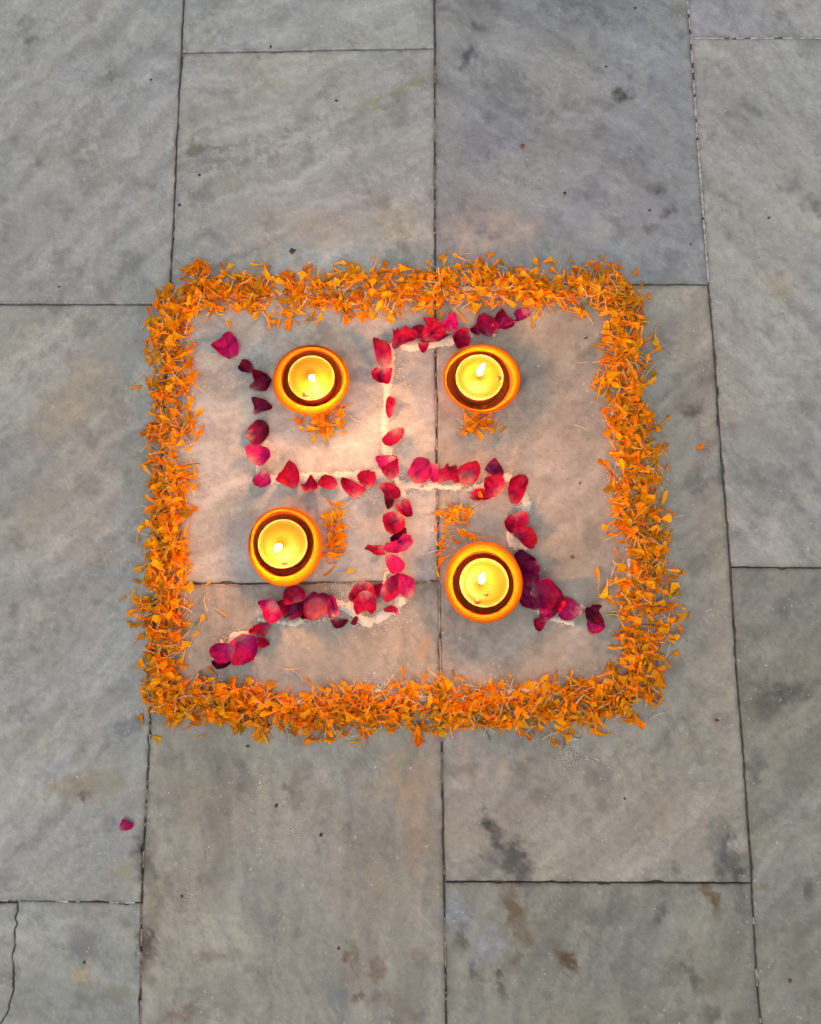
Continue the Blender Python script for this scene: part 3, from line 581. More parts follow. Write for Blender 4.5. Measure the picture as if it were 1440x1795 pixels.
# ------------------------------------------------------------------ rose petals
Z1, Z2, Z3, Z4 = (340, 520, 3.789), (620, 520, 3.789), (340, 820, 3.6), (700, 820, 3.6)
MG = (0.42, 0.004, 0.115); CR = (0.38, 0.002, 0.038); DKR = (0.12, 0.001, 0.020); PU = (0.19, 0.003, 0.056); PI = (0.50, 0.009, 0.125); RD = (0.42, 0.003, 0.040)
arm = {'L': "left arm", 'H': "left half of the crossbar", 'T': "top arm", 'V': "upper stem", 'R': "right half of the crossbar", 'A': "right arm", 'S': "lower stem", 'B': "bottom arm"}
RP = [ # zoom, outline, pale point, body colour, darkness of the rim, pale amount, layer, label
(Z1, [(118,325),(165,290),(205,245),(250,245),(285,280),(300,330),(290,385),(240,415),(180,390),(140,355)], (262,420), MG, .5, .25, 0, "large magenta rose petal at the free end of the left arm"),
(Z1, [(293,465),(330,418),(378,440),(398,490),(375,505),(315,497)], (400,520), DKR, .4, .3, 0, "small dark rose petal, second from the end of left arm"),
(Z1, [(395,510),(440,503),(490,522),(522,558),(510,600),(480,640),(420,630),(370,605),(400,560)], (400,640), DKR, .6, .6, 0, "dark rose petal touching the left edge of upper left lamp"),
(Z1, [(385,670),(440,678),(495,700),(522,740),(470,765),(400,785),(400,735)], (415,800), DKR, .6, .6, 0, "dark triangular rose petal just below the lamp-touching petal, left arm"),
(Z1, [(420,815),(470,825),(498,865),(500,910),(460,960),(420,985),(380,970),(345,925),(350,890),(385,840)], (335,930), DKR, .7, .65, 1, "dark oval rose petal with pale left edge in left arm"),
(Z1, [(355,1000),(420,988),(485,1005),(518,1045),(505,1090),(450,1128),(390,1105),(355,1060)], (360,1120), PI, .3, .7, 0, "bright pink rose petal under the dark oval one, left arm"),
(Z1, [(390,1210),(440,1165),(490,1160),(510,1200),(505,1245),(450,1270),(405,1250)], (480,1140), MG, .8, .7, 0, "dark edged rose petal at the corner of the left arm and crossbar"),
(Z1, [(632,1092),(680,1120),(705,1190),(700,1240),(665,1275),(600,1250),(552,1222),(590,1160)], (680,1300), CR, .7, .15, 0, "largest dark red peaked petal in the left crossbar"),
(Z1, [(780,1185),(800,1215),(828,1250),(822,1285),(780,1292),(750,1312),(725,1285),(712,1250),(745,1240),(760,1215)], (740,1325), CR, .6, .5, 0, "small star shaped red petal in the left crossbar"),
(Z1, [(825,1235),(865,1185),(925,1195),(955,1245),(935,1280),(880,1275),(840,1260)], (960,1290), CR, .4, .45, 0, "flat red petal right of the star shaped one"),
(Z1, [(985,1205),(1030,1215),(1090,1245),(1145,1280),(1110,1320),(1070,1342),(1010,1300),(980,1250)], (1090,1360), CR, .7, .6, 0, "long dark petal pointing down right in the left crossbar"),
(Z1, [(1105,1165),(1150,1152),(1200,1165),(1210,1215),(1195,1255),(1150,1275),(1105,1240),(1085,1200)], (1160,1295), RD, .3, .5, 1, "round bright red petal nearest the centre in left crossbar"),
(Z1, [(1205,1075),(1290,1052),(1350,1070),(1362,1130),(1362,1180),(1310,1215),(1260,1180),(1240,1140)], (1330,1230), CR, .5, .45, 0, "crimson petal at the centre where stem and crossbar meet"),
(Z1, [(1210,1078),(1290,1054),(1345,1075),(1300,1105),(1240,1140),(1220,1110)], (1330,1060), PI, .2, .8, 2, "pale pink petal lying over the centre crimson one"),
(Z1, [(1195,283),(1250,295),(1305,330),(1315,400),(1310,460),(1250,475),(1215,430),(1197,340)], (1270,490), CR, .8, .8, 0, "pointed red petal at the top of the upper stem"),
(Z1, [(1180,520),(1215,480),(1290,480),(1322,490),(1300,580),(1250,575),(1195,560)], (1260,460), CR, .5, .6, 0, "red petal with ragged sides below the topmost stem petal"),
(Z1, [(1290,668),(1325,670),(1340,700),(1325,770),(1298,808),(1278,770),(1275,710)], (1350,760), RD, .4, .35, 0, "narrow upright red petal alone on the upper stem powder"),
(Z1, [(1250,950),(1285,905),(1370,872),(1398,885),(1385,940),(1340,985),(1300,998),(1262,980)], (1340,870), CR, .5, .75, 0, "slanted petal with pale pink top edge on the upper stem"),
(Z2, [(258,210),(272,235),(290,205),(305,235),(345,205),(375,225),(420,235),(440,270),(400,300),(330,325),(275,365),(250,335),(265,270)], (300,370), RD, .6, .55, 0, "broad jagged red petal at the left start of top arm"),
(Z2, [(430,310),(500,315),(485,360),(465,380),(440,355)], (460,290), CR, .4, .2, 1, "tiny red petal hanging below the top arm"),
(Z2, [(440,285),(520,262),(600,255),(640,250),(560,305),(470,312)], (520,320), PU, .2, .75, 0, "thin lilac petal edge under the top arm"),
(Z2, [(465,160),(530,155),(590,205),(610,255),(560,290),(500,300),(450,275),(462,240),(485,200)], (480,310), CR, .5, .35, 1, "crimson folded petal in the middle of top arm's left half"),
(Z2, [(580,185),(620,150),(635,118),(655,130),(670,115),(680,130),(695,190),(680,240),(625,250),(595,225)], (640,265), MG, .6, .35, 2, "notched crimson petal standing highest above the upper middle joint"),
(Z2, [(660,270),(710,218),(760,222),(775,270),(765,325),(700,352),(670,320)], (790,250), CR, .4, .15, 0, "dark red petal tucked against the top left of upper right lamp"),
(Z2, [(775,215),(830,175),(850,190),(840,250),(815,255),(780,240)], (830,250), PU, .4, .2, 0, "small purple petal half under the round purple one"),
(Z2, [(810,200),(830,145),(880,128),(918,155),(960,225),(930,265),(880,280),(825,258)], (890,300), PU, .35, .35, 1, "round purple petal above the upper right lamp"),
(Z2, [(935,165),(955,110),(990,85),(1025,120),(1055,165),(1000,185)], (1000,200), CR, .5, .1, 1, "dark red peaked petal behind the purple one right of it"),
(Z2, [(915,200),(950,165),(1010,140),(1055,165),(1065,190),(1050,220),(1000,228),(940,215)], (915,205), PU, .4, .4, 2, "plum petal lying below the dark red peaked petal, top arm"),
(Z2, [(1065,105),(1100,75),(1180,85),(1170,120),(1110,155),(1070,160),(1085,130)], (1150,90), MG, .6, .3, 1, "last petal at the right end of the top arm touching marigold"),
(Z2, [(360,1170),(400,1090),(450,1070),(500,1090),(515,1130),(510,1200),(470,1245),(400,1240),(365,1200)], (390,1250), PI, .6, .55, 0, "large pink petal starting the right crossbar"),
(Z2, [(500,1130),(560,1115),(562,1180),(565,1225),(530,1240),(500,1200)], (560,1110), PI, .2, .6, 1, "pale pink petal straddling the middle joint"),
(Z2, [(565,1150),(600,1140),(625,1108),(640,1130),(680,1118),(690,1155),(670,1200),(620,1225),(560,1245),(560,1190)], (570,1260), CR, .7, .6, 0, "dark topped curled petal just right of the middle joint"),
(Z2, [(690,1150),(750,1115),(810,1107),(840,1150),(830,1210),(770,1262),(710,1245),(690,1190)], (750,1215), CR, .5, .30, 1, "round crimson petal in the middle of the right crossbar"),
(Z2, [(870,1140),(930,1080),(975,1120),(995,1170),(980,1200),(930,1190),(885,1165)], (870,1130), PU, .7, .35, 0, "peaked purple petal at the upper edge of right crossbar"),
(Z2, [(870,1210),(930,1190),(985,1195),(1005,1250),(985,1300),(930,1340),(880,1340),(865,1280)], (990,1320), RD, .15, .65, 2, "bright red petal below the peaked purple one"),
(Z2, [(770,1335),(800,1290),(850,1275),(900,1310),(910,1340),(860,1355),(800,1355)], (780,1350), RD, .2, .45, 1, "pink red petal at lowest edge of the right crossbar"),
(Z2, [(1040,1215),(1100,1190),(1152,1205),(1150,1260),(1120,1340),(1085,1385),(1040,1370),(1022,1290)], (1020,1380), CR, .75, .35, 0, "upright deep red petal at the corner of crossbar and right arm"),
(Z4, [(660,345),(700,300),(770,280),(810,290),(812,350),(760,385),(710,415),(675,390)], (740,275), CR, .5, .45, 0, "crimson petal below the corner petal of the right arm"),
(Z4, [(715,395),(770,370),(830,385),(865,450),(845,512),(800,510),(745,460),(720,430)], (725,450), CR, .7, .40, 1, "deep red curled petal above right of the lower right lamp"),
(Z4, [(725,550),(770,515),(810,540),(858,580),(860,640),(875,690),(800,720),(750,690),(745,600)], (860,700), PU, .8, .15, 0, "dark purple petal against the lower right lamp's upper right rim"),
(Z4, [(790,680),(830,655),(870,665),(880,710),(850,745),(790,740)], (850,750), PU, .2, .5, 1, "small mauve petal lying over the dark purple one by the lamp"),
(Z4, [(770,740),(830,760),(880,880),(850,895),(770,870),(760,800)], (880,900), PU, .5, .15, 0, "purple petal half hidden by the right rim of lower right lamp"),
(Z4, [(820,790),(870,715),(930,705),(970,745),(1000,800),(980,870),(940,905),(890,890),(850,830)], (830,800), PU, .3, .55, 2, "big plum petal with pale left lip in the right arm"),
(Z4, [(950,725),(1010,770),(1040,820),(1045,870),(1000,915),(940,910),(990,850),(985,790)], (940,915), CR, .3, .15, 3, "red petal curled around the right side of the plum petal"),
(Z4, [(895,890),(1000,910),(960,950),(920,975),(890,950)], (930,975), MG, .3, .4, 1, "magenta petal peeking out below the plum petal"),
(Z4, [(850,960),(900,945),(930,970),(895,1032),(860,1015)], (930,960), CR, .5, .1, 0, "small crimson petal tip lowest in the right arm cluster"),
(Z4, [(1050,815),(1100,830),(1150,895),(1135,935),(1060,965),(1000,935),(1040,880)], (1150,925), PI, .3, .8, 1, "pink petal with pale right tip in the right arm"),
(Z4, [(1170,885),(1205,880),(1220,862),(1275,870),(1255,905),(1275,930),(1290,980),(1240,990),(1180,960)], (1180,1000), (0.09,.001,.015), .6, .1, 1, "shrivelled nearly black petal at the free end of right arm"),
(Z4, [(1185,965),(1250,980),(1300,990),(1275,1035),(1215,1052),(1190,1020)], (1205,1060), PI, .6, .55, 0, "pink petal below the shrivelled one at end of right arm"),
(Z3, [(1165,115),(1210,95),(1270,115),(1305,150),(1300,190),(1245,205),(1205,170)], (1160,100), CR, .6, .35, 0, "crimson petal at the top of the lower stem"),
(Z3, [(1205,170),(1265,195),(1255,245),(1225,265),(1208,230)], (1260,160), DKR, .7, .05, 0, "very dark petal below the top petal of lower stem"),
(Z3, [(1270,230),(1330,195),(1370,235),(1380,300),(1340,310),(1300,285)], (1290,190), CR, .4, .65, 0, "petal with pale top sticking out right of the lower stem"),
(Z3, [(1200,300),(1250,280),(1300,290),(1335,340),(1320,400),(1260,425),(1215,400),(1195,340)], (1300,300), RD, .3, .55, 2, "bright rounded red petal in the middle of lower stem"),
(Z3, [(1240,440),(1290,400),(1340,380),(1340,430),(1300,470),(1250,470)], (1340,370), DKR, .4, .05, 1, "dark petal sliver between two bright stem petals"),
(Z3, [(1200,520),(1215,480),(1280,460),(1330,415),(1370,430),(1382,480),(1340,525),(1270,540)], (1360,520), PI, .35, .45, 2, "pink red petal bulging right in the lower stem"),
(Z3, [(1085,505),(1100,487),(1150,492),(1190,490),(1205,545),(1150,550),(1110,525)], (1190,500), RD, .6, .3, 0, "small rolled red petal jutting left from the lower stem"),
(Z3, [(1230,540),(1290,560),(1335,610),(1310,660),(1260,675),(1225,640),(1210,570)], (1220,530), PI, .15, .45, 3, "plain pink petal above the lowest pair of the stem"),
(Z3, [(1185,760),(1240,690),(1300,670),(1340,700),(1320,770),(1270,825),(1215,850),(1180,800)], (1175,770), RD, .45, .55, 1, "large red petal, left one of pair at foot of stem"),
(Z3, [(1300,670),(1370,690),(1395,720),(1385,800),(1350,825),(1300,795),(1290,740)], (1370,810), MG, .5, .5, 2, "magenta petal, right one of pair at foot of stem"),
(Z3, [(1200,890),(1240,870),(1285,885),(1297,935),(1265,915),(1210,910)], (1295,930), CR, .5, .5, 0, "small curved petal lying loose below the foot of stem"),
(Z3, [(978,820),(1010,750),(1070,715),(1130,740),(1150,800),(1120,840),(1040,850),(1000,845)], (1075,705), CR, .4, .75, 0, "pale tipped petal at the top of the first bottom arm cluster"),
(Z3, [(1010,850),(1030,810),(1075,778),(1140,800),(1155,880),(1125,925),(1085,900),(1035,930),(1015,900)], (1085,770), CR, .5, .55, 1, "notched red petal lying over the pale tipped one, bottom arm"),
(Z3, [(990,985),(1010,945),(1025,935),(1040,950),(1020,990)], (1040,940), DKR, .4, .15, 0, "tiny dark petal scrap below the notched one"),
(Z3, [(865,960),(930,955),(975,960),(940,1005),(890,1010)], (900,950), DKR, .5, .4, 0, "small dark red petal at the lower edge of bottom arm"),
(Z3, [(870,800),(900,840),(920,930),(870,935),(855,870)], (880,940), PI, .4, .6, 2, "slim pink petal at right of the big dark cluster, bottom arm"),
(Z3, [(700,840),(740,800),(765,785),(800,800),(830,790),(870,825),(865,900),(800,950),(740,965),(700,930)], (780,890), (0.20, 0.0015, 0.05), .8, .12, 1, "biggest dark magenta petal in the bottom arm"),
(Z3, [(570,800),(600,755),(660,745),(710,785),(700,840),(640,855),(585,870)], (660,850), CR, .7, .45, 1, "dark petal just below the rim of the lower left lamp"),
(Z3, [(565,900),(610,850),(680,870),(690,930),(620,960),(570,945)], (580,960), PU, .5, .45, 0, "purple petal below the one at the lower left lamp"),
(Z3, [(412,850),(480,830),(520,840),(545,880),(560,940),(520,985),(460,965),(440,900)], (510,870), MG, .6, .35, 1, "magenta petal with raised fold left of the purple one"),
(Z3, [(345,1040),(390,990),(470,978),(480,1010),(450,1062),(400,1050)], (480,1030), CR, .5, .5, 0, "narrow red petal slanting in the outer bottom arm"),
(Z3, [(240,1100),(300,1055),(350,1050),(410,1080),(410,1150),(380,1215),(290,1245),(250,1235),(260,1150)], (290,1050), MG, .55, .5, 1, "broad magenta petal, second from the end of bottom arm"),
(Z3, [(395,1080),(440,1068),(480,1115),(430,1140),(405,1130)], (400,1090), CR, .5, .15, 0, "small pointed crimson petal sticking out right, outer bottom arm"),
(Z3, [(110,1150),(150,1108),(220,1108),(265,1130),(250,1190),(220,1230),(150,1230),(120,1190)], (275,1140), MG, .5, .55, 2, "rosy petal with pale right edge at end of the bottom arm"),
(Z3, [(118,1215),(160,1222),(240,1225),(200,1262),(145,1270),(120,1245)], (120,1200), DKR, .4, .05, 0, "dark petal under the last rosy one of the bottom arm"),
(Z3, [(660,850),(720,830),(745,880),(735,945),(690,960),(665,920)], (700,990), DKR, .5, .1, 0, "dark sliver of petal between the biggest magenta one and purple one"),
(Z3, [(530,850),(580,835),(600,870),(590,925),(555,930)], (540,930), CR, .6, .1, 0, "dark crimson petal edge left of the purple petal, bottom arm"),
(Z3, [(850,850),(885,810),(905,850),(900,920),(870,960),(850,930)], (900,960), MG, .4, .4, 1, "narrow magenta petal edge beside the slim pink one"),
(Z3, [(1140,740),(1190,735),(1200,780),(1175,820),(1150,810)], (1200,830), RD, .4, .3, 0, "small red petal bridging the foot of stem and bottom arm"),
(Z2, [(385,215),(440,190),(470,205),(480,260),(440,290),(400,275)], (420,300), RD, .5, .2, 0, "red petal between the jagged petal and the folded one, top arm"),
(Z2, [(640,1180),(690,1170),(720,1215),(690,1240),(650,1225)], (650,1240), CR, .5, .3, 0, "small crimson petal under the round one of the right crossbar"),
(Z4, [(795,600),(850,590),(885,650),(860,680),(810,670)], (880,600), PU, .5, .1, 1, "little purple petal overlapping the dark one by the lamp"),
(Z4, [(880,860),(935,865),(960,905),(915,930),(880,900)], (880,930), MG, .5, .25, 2, "small magenta fold under the plum petal's lower left"),
((0, 1240, 2.0), [(430,392),(450,398),(468,412),(455,430),(418,430)], (418,440), MG, .3, .7, 0, "single small rose petal alone on the left slab"),
]
def rose_mesh(zm, ol, pale, body, dark, pam, layer, seed, zoff):
    ox, oy, s = zm
    pts = np.array([P(ox + a / s, oy + b / s, zoff) for a, b in ol]); pp = np.array(P(ox + pale[0] / s, oy + pale[1] / s, zoff))
    n = len(pts); m = 44; out = []
    t = np.linspace(0, n, m, endpoint=False)
    for v in t:                                   # blend of straight and Catmull-Rom outline
        i = int(v); f = v - i; p0, p1, p2, p3 = pts[(i - 1) % n], pts[i % n], pts[(i + 1) % n], pts[(i + 2) % n]
        cr = .5 * ((2 * p1) + (-p0 + p2) * f + (2 * p0 - 5 * p1 + 4 * p2 - p3) * f * f + (-p0 + 3 * p1 - 3 * p2 + p3) * f ** 3)
        out.append(.8 * cr + .2 * (p1 * (1 - f) + p2 * f))
    out = np.array(out); c = out.mean(0); an_ = np.arange(m) / m * 40
    out = c + (out - c) * (1 + (fbm(an_ + seed * 3.1, an_ * 0 + seed, 3, .7) - .5) * .13)[:, None]; size = np.sqrt(((out - c) ** 2).sum(1)).mean()
    rr = random.Random(seed)
    fa = rr.random() * 6.28; fd = np.array([math.cos(fa), math.sin(fa)])     # cup axis
    rings = [1.0, .96, .88, .76, .62, .46, .3, .14]
    V = []; C = []; pale_c = np.array((0.72, 0.34, 0.32)); lilac = np.array((0.50, 0.14, 0.28)); body = np.array(body)
    dmax = max(np.hypot(*(out - pp).T)); dmin = min(np.hypot(*(out - pp).T))
    curl = rr.uniform(.10, .36); fold = rr.uniform(-.40, .80); roll_a = rr.random() * 6.28; roll = rr.uniform(.1, .45); ph = rr.random() * 6.28; base_side = (pp - c) / (np.hypot(*(pp - c)) + 1e-9)
    for ri, r in enumerate(rings + [0]):
        for k in (range(m) if r > 0 else [0]):
            q = c + (out[k] - c) * r if r > 0 else c
            d = (q - c) / size; a = math.atan2(d[1], d[0]); side = d @ np.array([-base_side[1], base_side[0]])
            away = -(d @ base_side)
            z = curl * size * r ** 3 * (1 + .5 * math.sin(a * 2 + ph) + .35 * math.sin(a * 5 + ph * 2)) + fold * size * side * side * .55
            z += roll * size * max(0, math.cos(a - roll_a)) ** 3 * max(0, r - .62) * 2.0
            z += .10 * size * max(0, away) ** 2 + .05 * size * math.sin(d[0] * 6 + ph) * math.sin(d[1] * 5 + seed)
            crinkle = (math.sin(side * 11 + ph) * .030 + math.sin(side * 23 + away * 5 + seed) * .012) * size * (.3 + max(0, away)); z += crinkle
            V.append((q[0], q[1], z))
            u = (np.hypot(*(q - pp)) - dmin) / (dmax - dmin + 1e-9)
            w = float(vnoise(np.array(q[0] * 900 + seed), np.array(q[1] * 900)))
            kp = np.clip(1 - u / (.22 + .34 * pam) + (w - .5) * .35, 0, 1) ** 1.4 * min(1, pam * 1.25)
            col = body * (.75 + .5 * w)
            mid = np.clip(1 - abs(u - (.25 + .35 * pam)) / .25, 0, 1) * pam * .35
            col = col * (1 - mid) + np.array((0.62, .03, .19)) * mid
            mixp = pale_c if seed % 3 else lilac * .4 + pale_c * .6
            col = col * (1 - kp) + mixp * kp
            crease_shade = max(0, 1 - abs(side - .25 * math.sin(away * 2 + ph)) / .16) * max(0, math.sin(ph + 1)) * .5
            col = col * (1 - crease_shade)  # shade of an inner fold painted into the petal colour
            ke = dark * np.clip((u - .40) / .5, 0, 1) * np.clip((r - .35) / .6, 0, 1) * (.55 + .8 * w)
            col = col * (1 - .85 * min(1, ke)) + np.array((0.03, .0005, .008)) * .85 * min(1, ke)
            C.append(col)
    V = np.array(V); zmin = V[:, 2].min(); V[:, 2] -= zmin
    # rest it on whatever is below
    h = max(hget(a, b) for a, b, _ in V[::5]) if layer else max([hget(a, b) for a, b, _ in V if hget(a, b) < .0030] + [0]) * .9 + .0002
    h = min(h, .0075)
    Fs = []; R = len(rings)
    for i in range(R - 1):
        for k in range(m): Fs.append((i * m + k, i * m + (k + 1) % m, (i + 1) * m + (k + 1) % m, (i + 1) * m + k))
    cc = R * m
    for k in range(m): Fs.append(((R - 1) * m + k, (R - 1) * m + (k + 1) % m, cc))
    nV = len(V); back = V.copy(); back[:, 2] -= .00022; V2_ = np.vstack([V, back]); C2 = np.vstack([C, np.array(C) * .9])
    F2 = Fs + [tuple(reversed([x + nV for x in f])) for f in Fs] + [(k, nV + k, nV + (k + 1) % m, (k + 1) % m) for k in range(m)]
    z0 = h + .0004
    for a, b, z in V[::2]: hset(a, b, min(z * .6 + z0, .006))
    org = np.array([c[0], c[1], 0.0]); V2_ = V2_ - org
    return V2_, F2, C2, (c[0], c[1], z0)
order = sorted(range(len(RP)), key=lambda i: RP[i][6])
for i in order:
    zm, ol, pale, body, dark, pam, layer, lab = RP[i]
    v, f, c, loc = rose_mesh(zm, ol, pale, body, dark, pam, layer, i * 7 + 3, .0025 + .001 * layer)
    o = link("rose_petal", mesh_of("rose_petal", v, f, c, [ROSE]), loc=loc)
    tag(o, lab, "rose petal", "rose petals laid as a swastika" if "alone on the left slab" not in lab else "loose rose petals")

# ------------------------------------------------------------------ marigold florets
ORG = [("olive gold", (0.50, 0.25, 0.008)), ("brownish orange", (0.42, 0.11, 0.006)), ("bright orange", (0.98, 0.41, 0.005)), ("deep orange", (0.95, 0.285, 0.003)), ("golden", (0.97, 0.47, 0.006)), ("orange", (0.96, 0.345, 0.003)), ("reddish orange", (0.86, 0.19, 0.002))]
OW = [.055, .015, .27, .23, .16, .19, .04]
def floret(form, colr, rr):
    """pale tube at the root opening to an orange blade; length along +X, unit length 1"""
    n = 10; K = 6; V = []; C = []
    if form == "flared": W = rr.uniform(.44, .68); fold = rr.uniform(.4, 1.2)
    elif form == "folded": W = rr.uniform(.46, .62); fold = rr.uniform(1.9, 2.9)
    elif form == "curled": W = rr.uniform(.34, .50); fold = rr.uniform(1.0, 2.0)
    else: W = rr.uniform(.20, .32); fold = rr.uniform(1.0, 2.2)
    bend = rr.uniform(-1.0, 1.0) if form != "curled" else rr.choice((-1, 1)) * rr.uniform(1.5, 2.6)
    side = rr.uniform(-.9, .9); twist = rr.uniform(-1.1, 1.1); root = rr.uniform(.26, .52)
    col = np.array(colr); tubec = np.array((0.80, 0.36, 0.03)) if rr.random() < .55 else np.array((0.70, 0.54, 0.24)); lob = rr.uniform(.05, .13)
    p1, p2, p3 = rr.random() * 6.28, rr.random() * 6.28, rr.uniform(3.5, 6.5); crum = rr.uniform(.015, .05); skew = rr.uniform(-.16, .16)
    x = y = z = 0; yaw = -side / 2; pit = -bend / 2
    pts = []
    for i in range(n):
        pts.append((x, y, z, yaw, pit)); st = 1 / (n - 1)
        x += st * math.cos(yaw) * math.cos(pit); y += st * math.sin(yaw) * math.cos(pit); z += st * math.sin(pit)
        yaw += side / (n - 1); pit += bend / (n - 1)
    for i, (x, y, z, yaw, pit) in enumerate(pts):
        s = i / (n - 1)
        if s < root: w = .05 + .04 * s / root; fo = 3.0
        else:
            q = (s - root) / (1 - root); w = .09 + (W - .09) * q ** 1.15
            if form != "flared" and q > .8: w *= 1 - .25 * ((q - .8) / .2) ** 1.5
            fo = fold + (3.0 - fold) * max(0, 1 - q * 2.0)
        bl = max(0, (s - root) / (1 - root))
        for k in range(K):
            t = (k / (K - 1) - .5) * 2; ang = t * fo / 2
            R = w / 2 / max(.2, fo / 2); ly = R * math.sin(ang); lz = R * (1 - math.cos(ang))
            lz += crum * bl * math.sin(t * 4.2 + p1 + s * 5) + crum * .7 * bl * math.sin(s * 13 + p2)
            lx = (-lob * abs(math.cos(t * p3 + p1)) - .15 * t * t + skew * t) * (1 if i == n - 1 else (.55 if i == n - 2 else (.2 if i == n - 3 else 0)))
            tw = twist * s; ly, lz = ly * math.cos(tw) - lz * math.sin(tw), ly * math.sin(tw) + lz * math.cos(tw)
            fx, fy, fz = math.cos(yaw) * math.cos(pit), math.sin(yaw) * math.cos(pit), math.sin(pit)
            sx, sy = -math.sin(yaw), math.cos(yaw); ux, uy, uz = -math.cos(yaw) * math.sin(pit), -math.sin(yaw) * math.sin(pit), math.cos(pit)
            V.append((x + fx * lx + sx * ly + ux * lz, y + fy * lx + sy * ly + uy * lz, z + fz * lx + uz * lz))
            b = np.clip((s - root * .7) / .25, 0, 1)
            cc = tubec * (1 - b) + col * b
            st_ = .5 + .5 * math.sin(t * 7 + p2)                       # fine lengthwise streaks of deeper orange
            cc = cc * (1 - b * st_ * np.array((.10, .32, .3))) * (1 + b * .25 * bl * np.array((0, .35, 0)))
            if s > .93 and lob > .10: cc = cc * np.array((.85, .6, .6))
            C.append(cc)
    Fs = [(i * K + k, i * K + k + 1, (i + 1) * K + k + 1, (i + 1) * K + k) for i in range(n - 1) for k in range(K - 1)]
    V = np.array(V); V[:, 0] -= V[:, 0].mean(); V[:, 1] -= V[:, 1].mean(); V[:, 2] -= V[:, 2].min()
    return V, Fs, np.clip(np.array(C), 0, 1)
forms = ["flared", "folded", "curled", "narrow"]; FW = [.27, .21, .22, .30]
rf = random.Random(21)
variants = []
for k in range(96):
    fm = forms[k % 4]; cn, cv = rf.choices(ORG, OW)[0]
    v, f, c = floret(fm, cv, rf); me = mesh_of("marigold_petal", v, f, c, [MARI]); variants.append((fm, cn, v, f, c, me))
byform = {fm: [v for v in variants if v[0] == fm] for fm in forms}
band = [(290, 590, 34), (300, 555, 36), (330, 520, 34), (370, 510, 38), (420, 512, 40), (470, 515, 44), (540, 515, 44), (600, 512, 44), (660, 515, 44), (730, 512, 42), (800, 500, 42), (850, 492, 42), (900, 512, 30), (960, 508, 40), (1020, 506, 42), (1085, 503, 36),
        (1082, 560, 38), (1096, 620, 42), (1090, 680, 36), (1092, 722, 28), (1120, 770, 40), (1110, 830, 46), (1122, 890, 44), (1125, 950, 48), (1125, 1010, 50), (1128, 1070, 50), (1132, 1130, 38), (1124, 1190, 44), (1106, 1222, 42), (1065, 1232, 42),
        (1020, 1236, 44), (950, 1246, 42), (880, 1240, 38), (820, 1240, 38), (745, 1236, 48), (680, 1240, 40), (620, 1248, 40), (560, 1250, 38), (500, 1246, 36), (440, 1244, 36), (385, 1226, 38), (330, 1232, 36), (288, 1238, 26), (280, 1195, 20),
        (287, 1150, 32), (285, 1100, 40), (288, 1050, 42), (296, 1000, 40), (298, 940, 34), (300, 880, 34), (300, 820, 44), (305, 760, 38), (302, 700, 38), (305, 640, 36)]
band.append(band[0])
bp = np.array(band, float); bd = np.r_[0, np.cumsum(np.hypot(*np.diff(bp[:, :2], axis=0).T))]
dens_pts = {900: .5, 0: 0}
def rest(v, x, y, yaw, tx, ty, sc_, cap):
    Rm = Matrix.Rotation(yaw, 3, 'Z') @ Matrix.Rotation(ty, 3, 'Y') @ Matrix.Rotation(tx, 3, 'X')
    W = (np.array(v) * sc_) @ np.array(Rm).T
    best = -1
    for a in W[::4]:
        d = hget(x + a[0], y + a[1]) - a[2]
        best = max(best, d)
    hs_ = sorted(hget(x + a[0], y + a[1]) - a[2] for a in W[::4]); z = hs_[int(len(hs_) * .72)]
    z = min(z, cap - W[:, 2].min()); z = max(z, -W[:, 2].min() + .0001)
    for a in W[::2]: hset(x + a[0], y + a[1], min(a[2] + z, cap))
    return z, Rm.to_euler(), W
def where(px, py, t=None):
    # border side and nearby landmark, and edge
    cx, cy = 705, 875
    if t is None:
        i = int(np.argmin(np.hypot(bp[:, 0] - px, bp[:, 1] - py)))
    else: i = int(np.clip(np.searchsorted(bd, t), 0, len(bp) - 1))
    bx, by, hw = bp[i]
    ax, ay = abs(px - cx) / 430, abs(py - cy) / 390
    if ay > ax:
        sd_ = "top" if py < cy else "bottom"; off = (by - py) if py < cy else (py - by)
        seg = ["at left corner", "left of upper-left lamp", "above upper-left lamp", "above the stem", "above upper-right lamp", "toward right end", "at right corner"] if sd_ == "top" else \
              ["at left corner", "below bottom arm's end", "below lower-left lamp", "left of middle joint", "below lower-right lamp", "toward right end", "at right corner"]
        k = int(np.searchsorted([350, 450, 620, 770, 920, 1030], px))
    else:
        sd_ = "left" if px < cx else "right"; off = (bx - px) if px < cx else (px - bx)
        seg = ["at top corner", "beside left arm's end", "beside upper-left lamp", "beside crossbar", "beside lower-left lamp", "below cross joint", "at bottom corner"] if sd_ == "left" else \
              ["at top corner", "beside upper-right lamp", "beside narrow gap", "beside crossbar", "level with lower-right lamp", "beside right arm's end", "at bottom corner"]
        k = int(np.searchsorted([560, 650, 760, 880, 1010, 1120], py))
    edge = "outer edge" if off > hw * .35 else ("inner edge" if off < -hw * .35 else "middle")
    return sd_, seg[k], edge
DIRS = ["right", "upper right", "up", "upper left", "left", "lower left", "down", "lower right"]
def direction(yaw): return DIRS[int(round((yaw % (2 * math.pi)) / (math.pi / 4))) % 8]
used = {}
def ulabel(base_fn):
    for k in range(4):
        l = base_fn(k)
        if l not in used: break
    used[l] = used.get(l, 0) + 1
    return l
def size_word(L): return "long " if L > .0152 else ("short " if L < .0108 else "")
stuffV, stuffF, stuffC = [], [], []; sn = 0
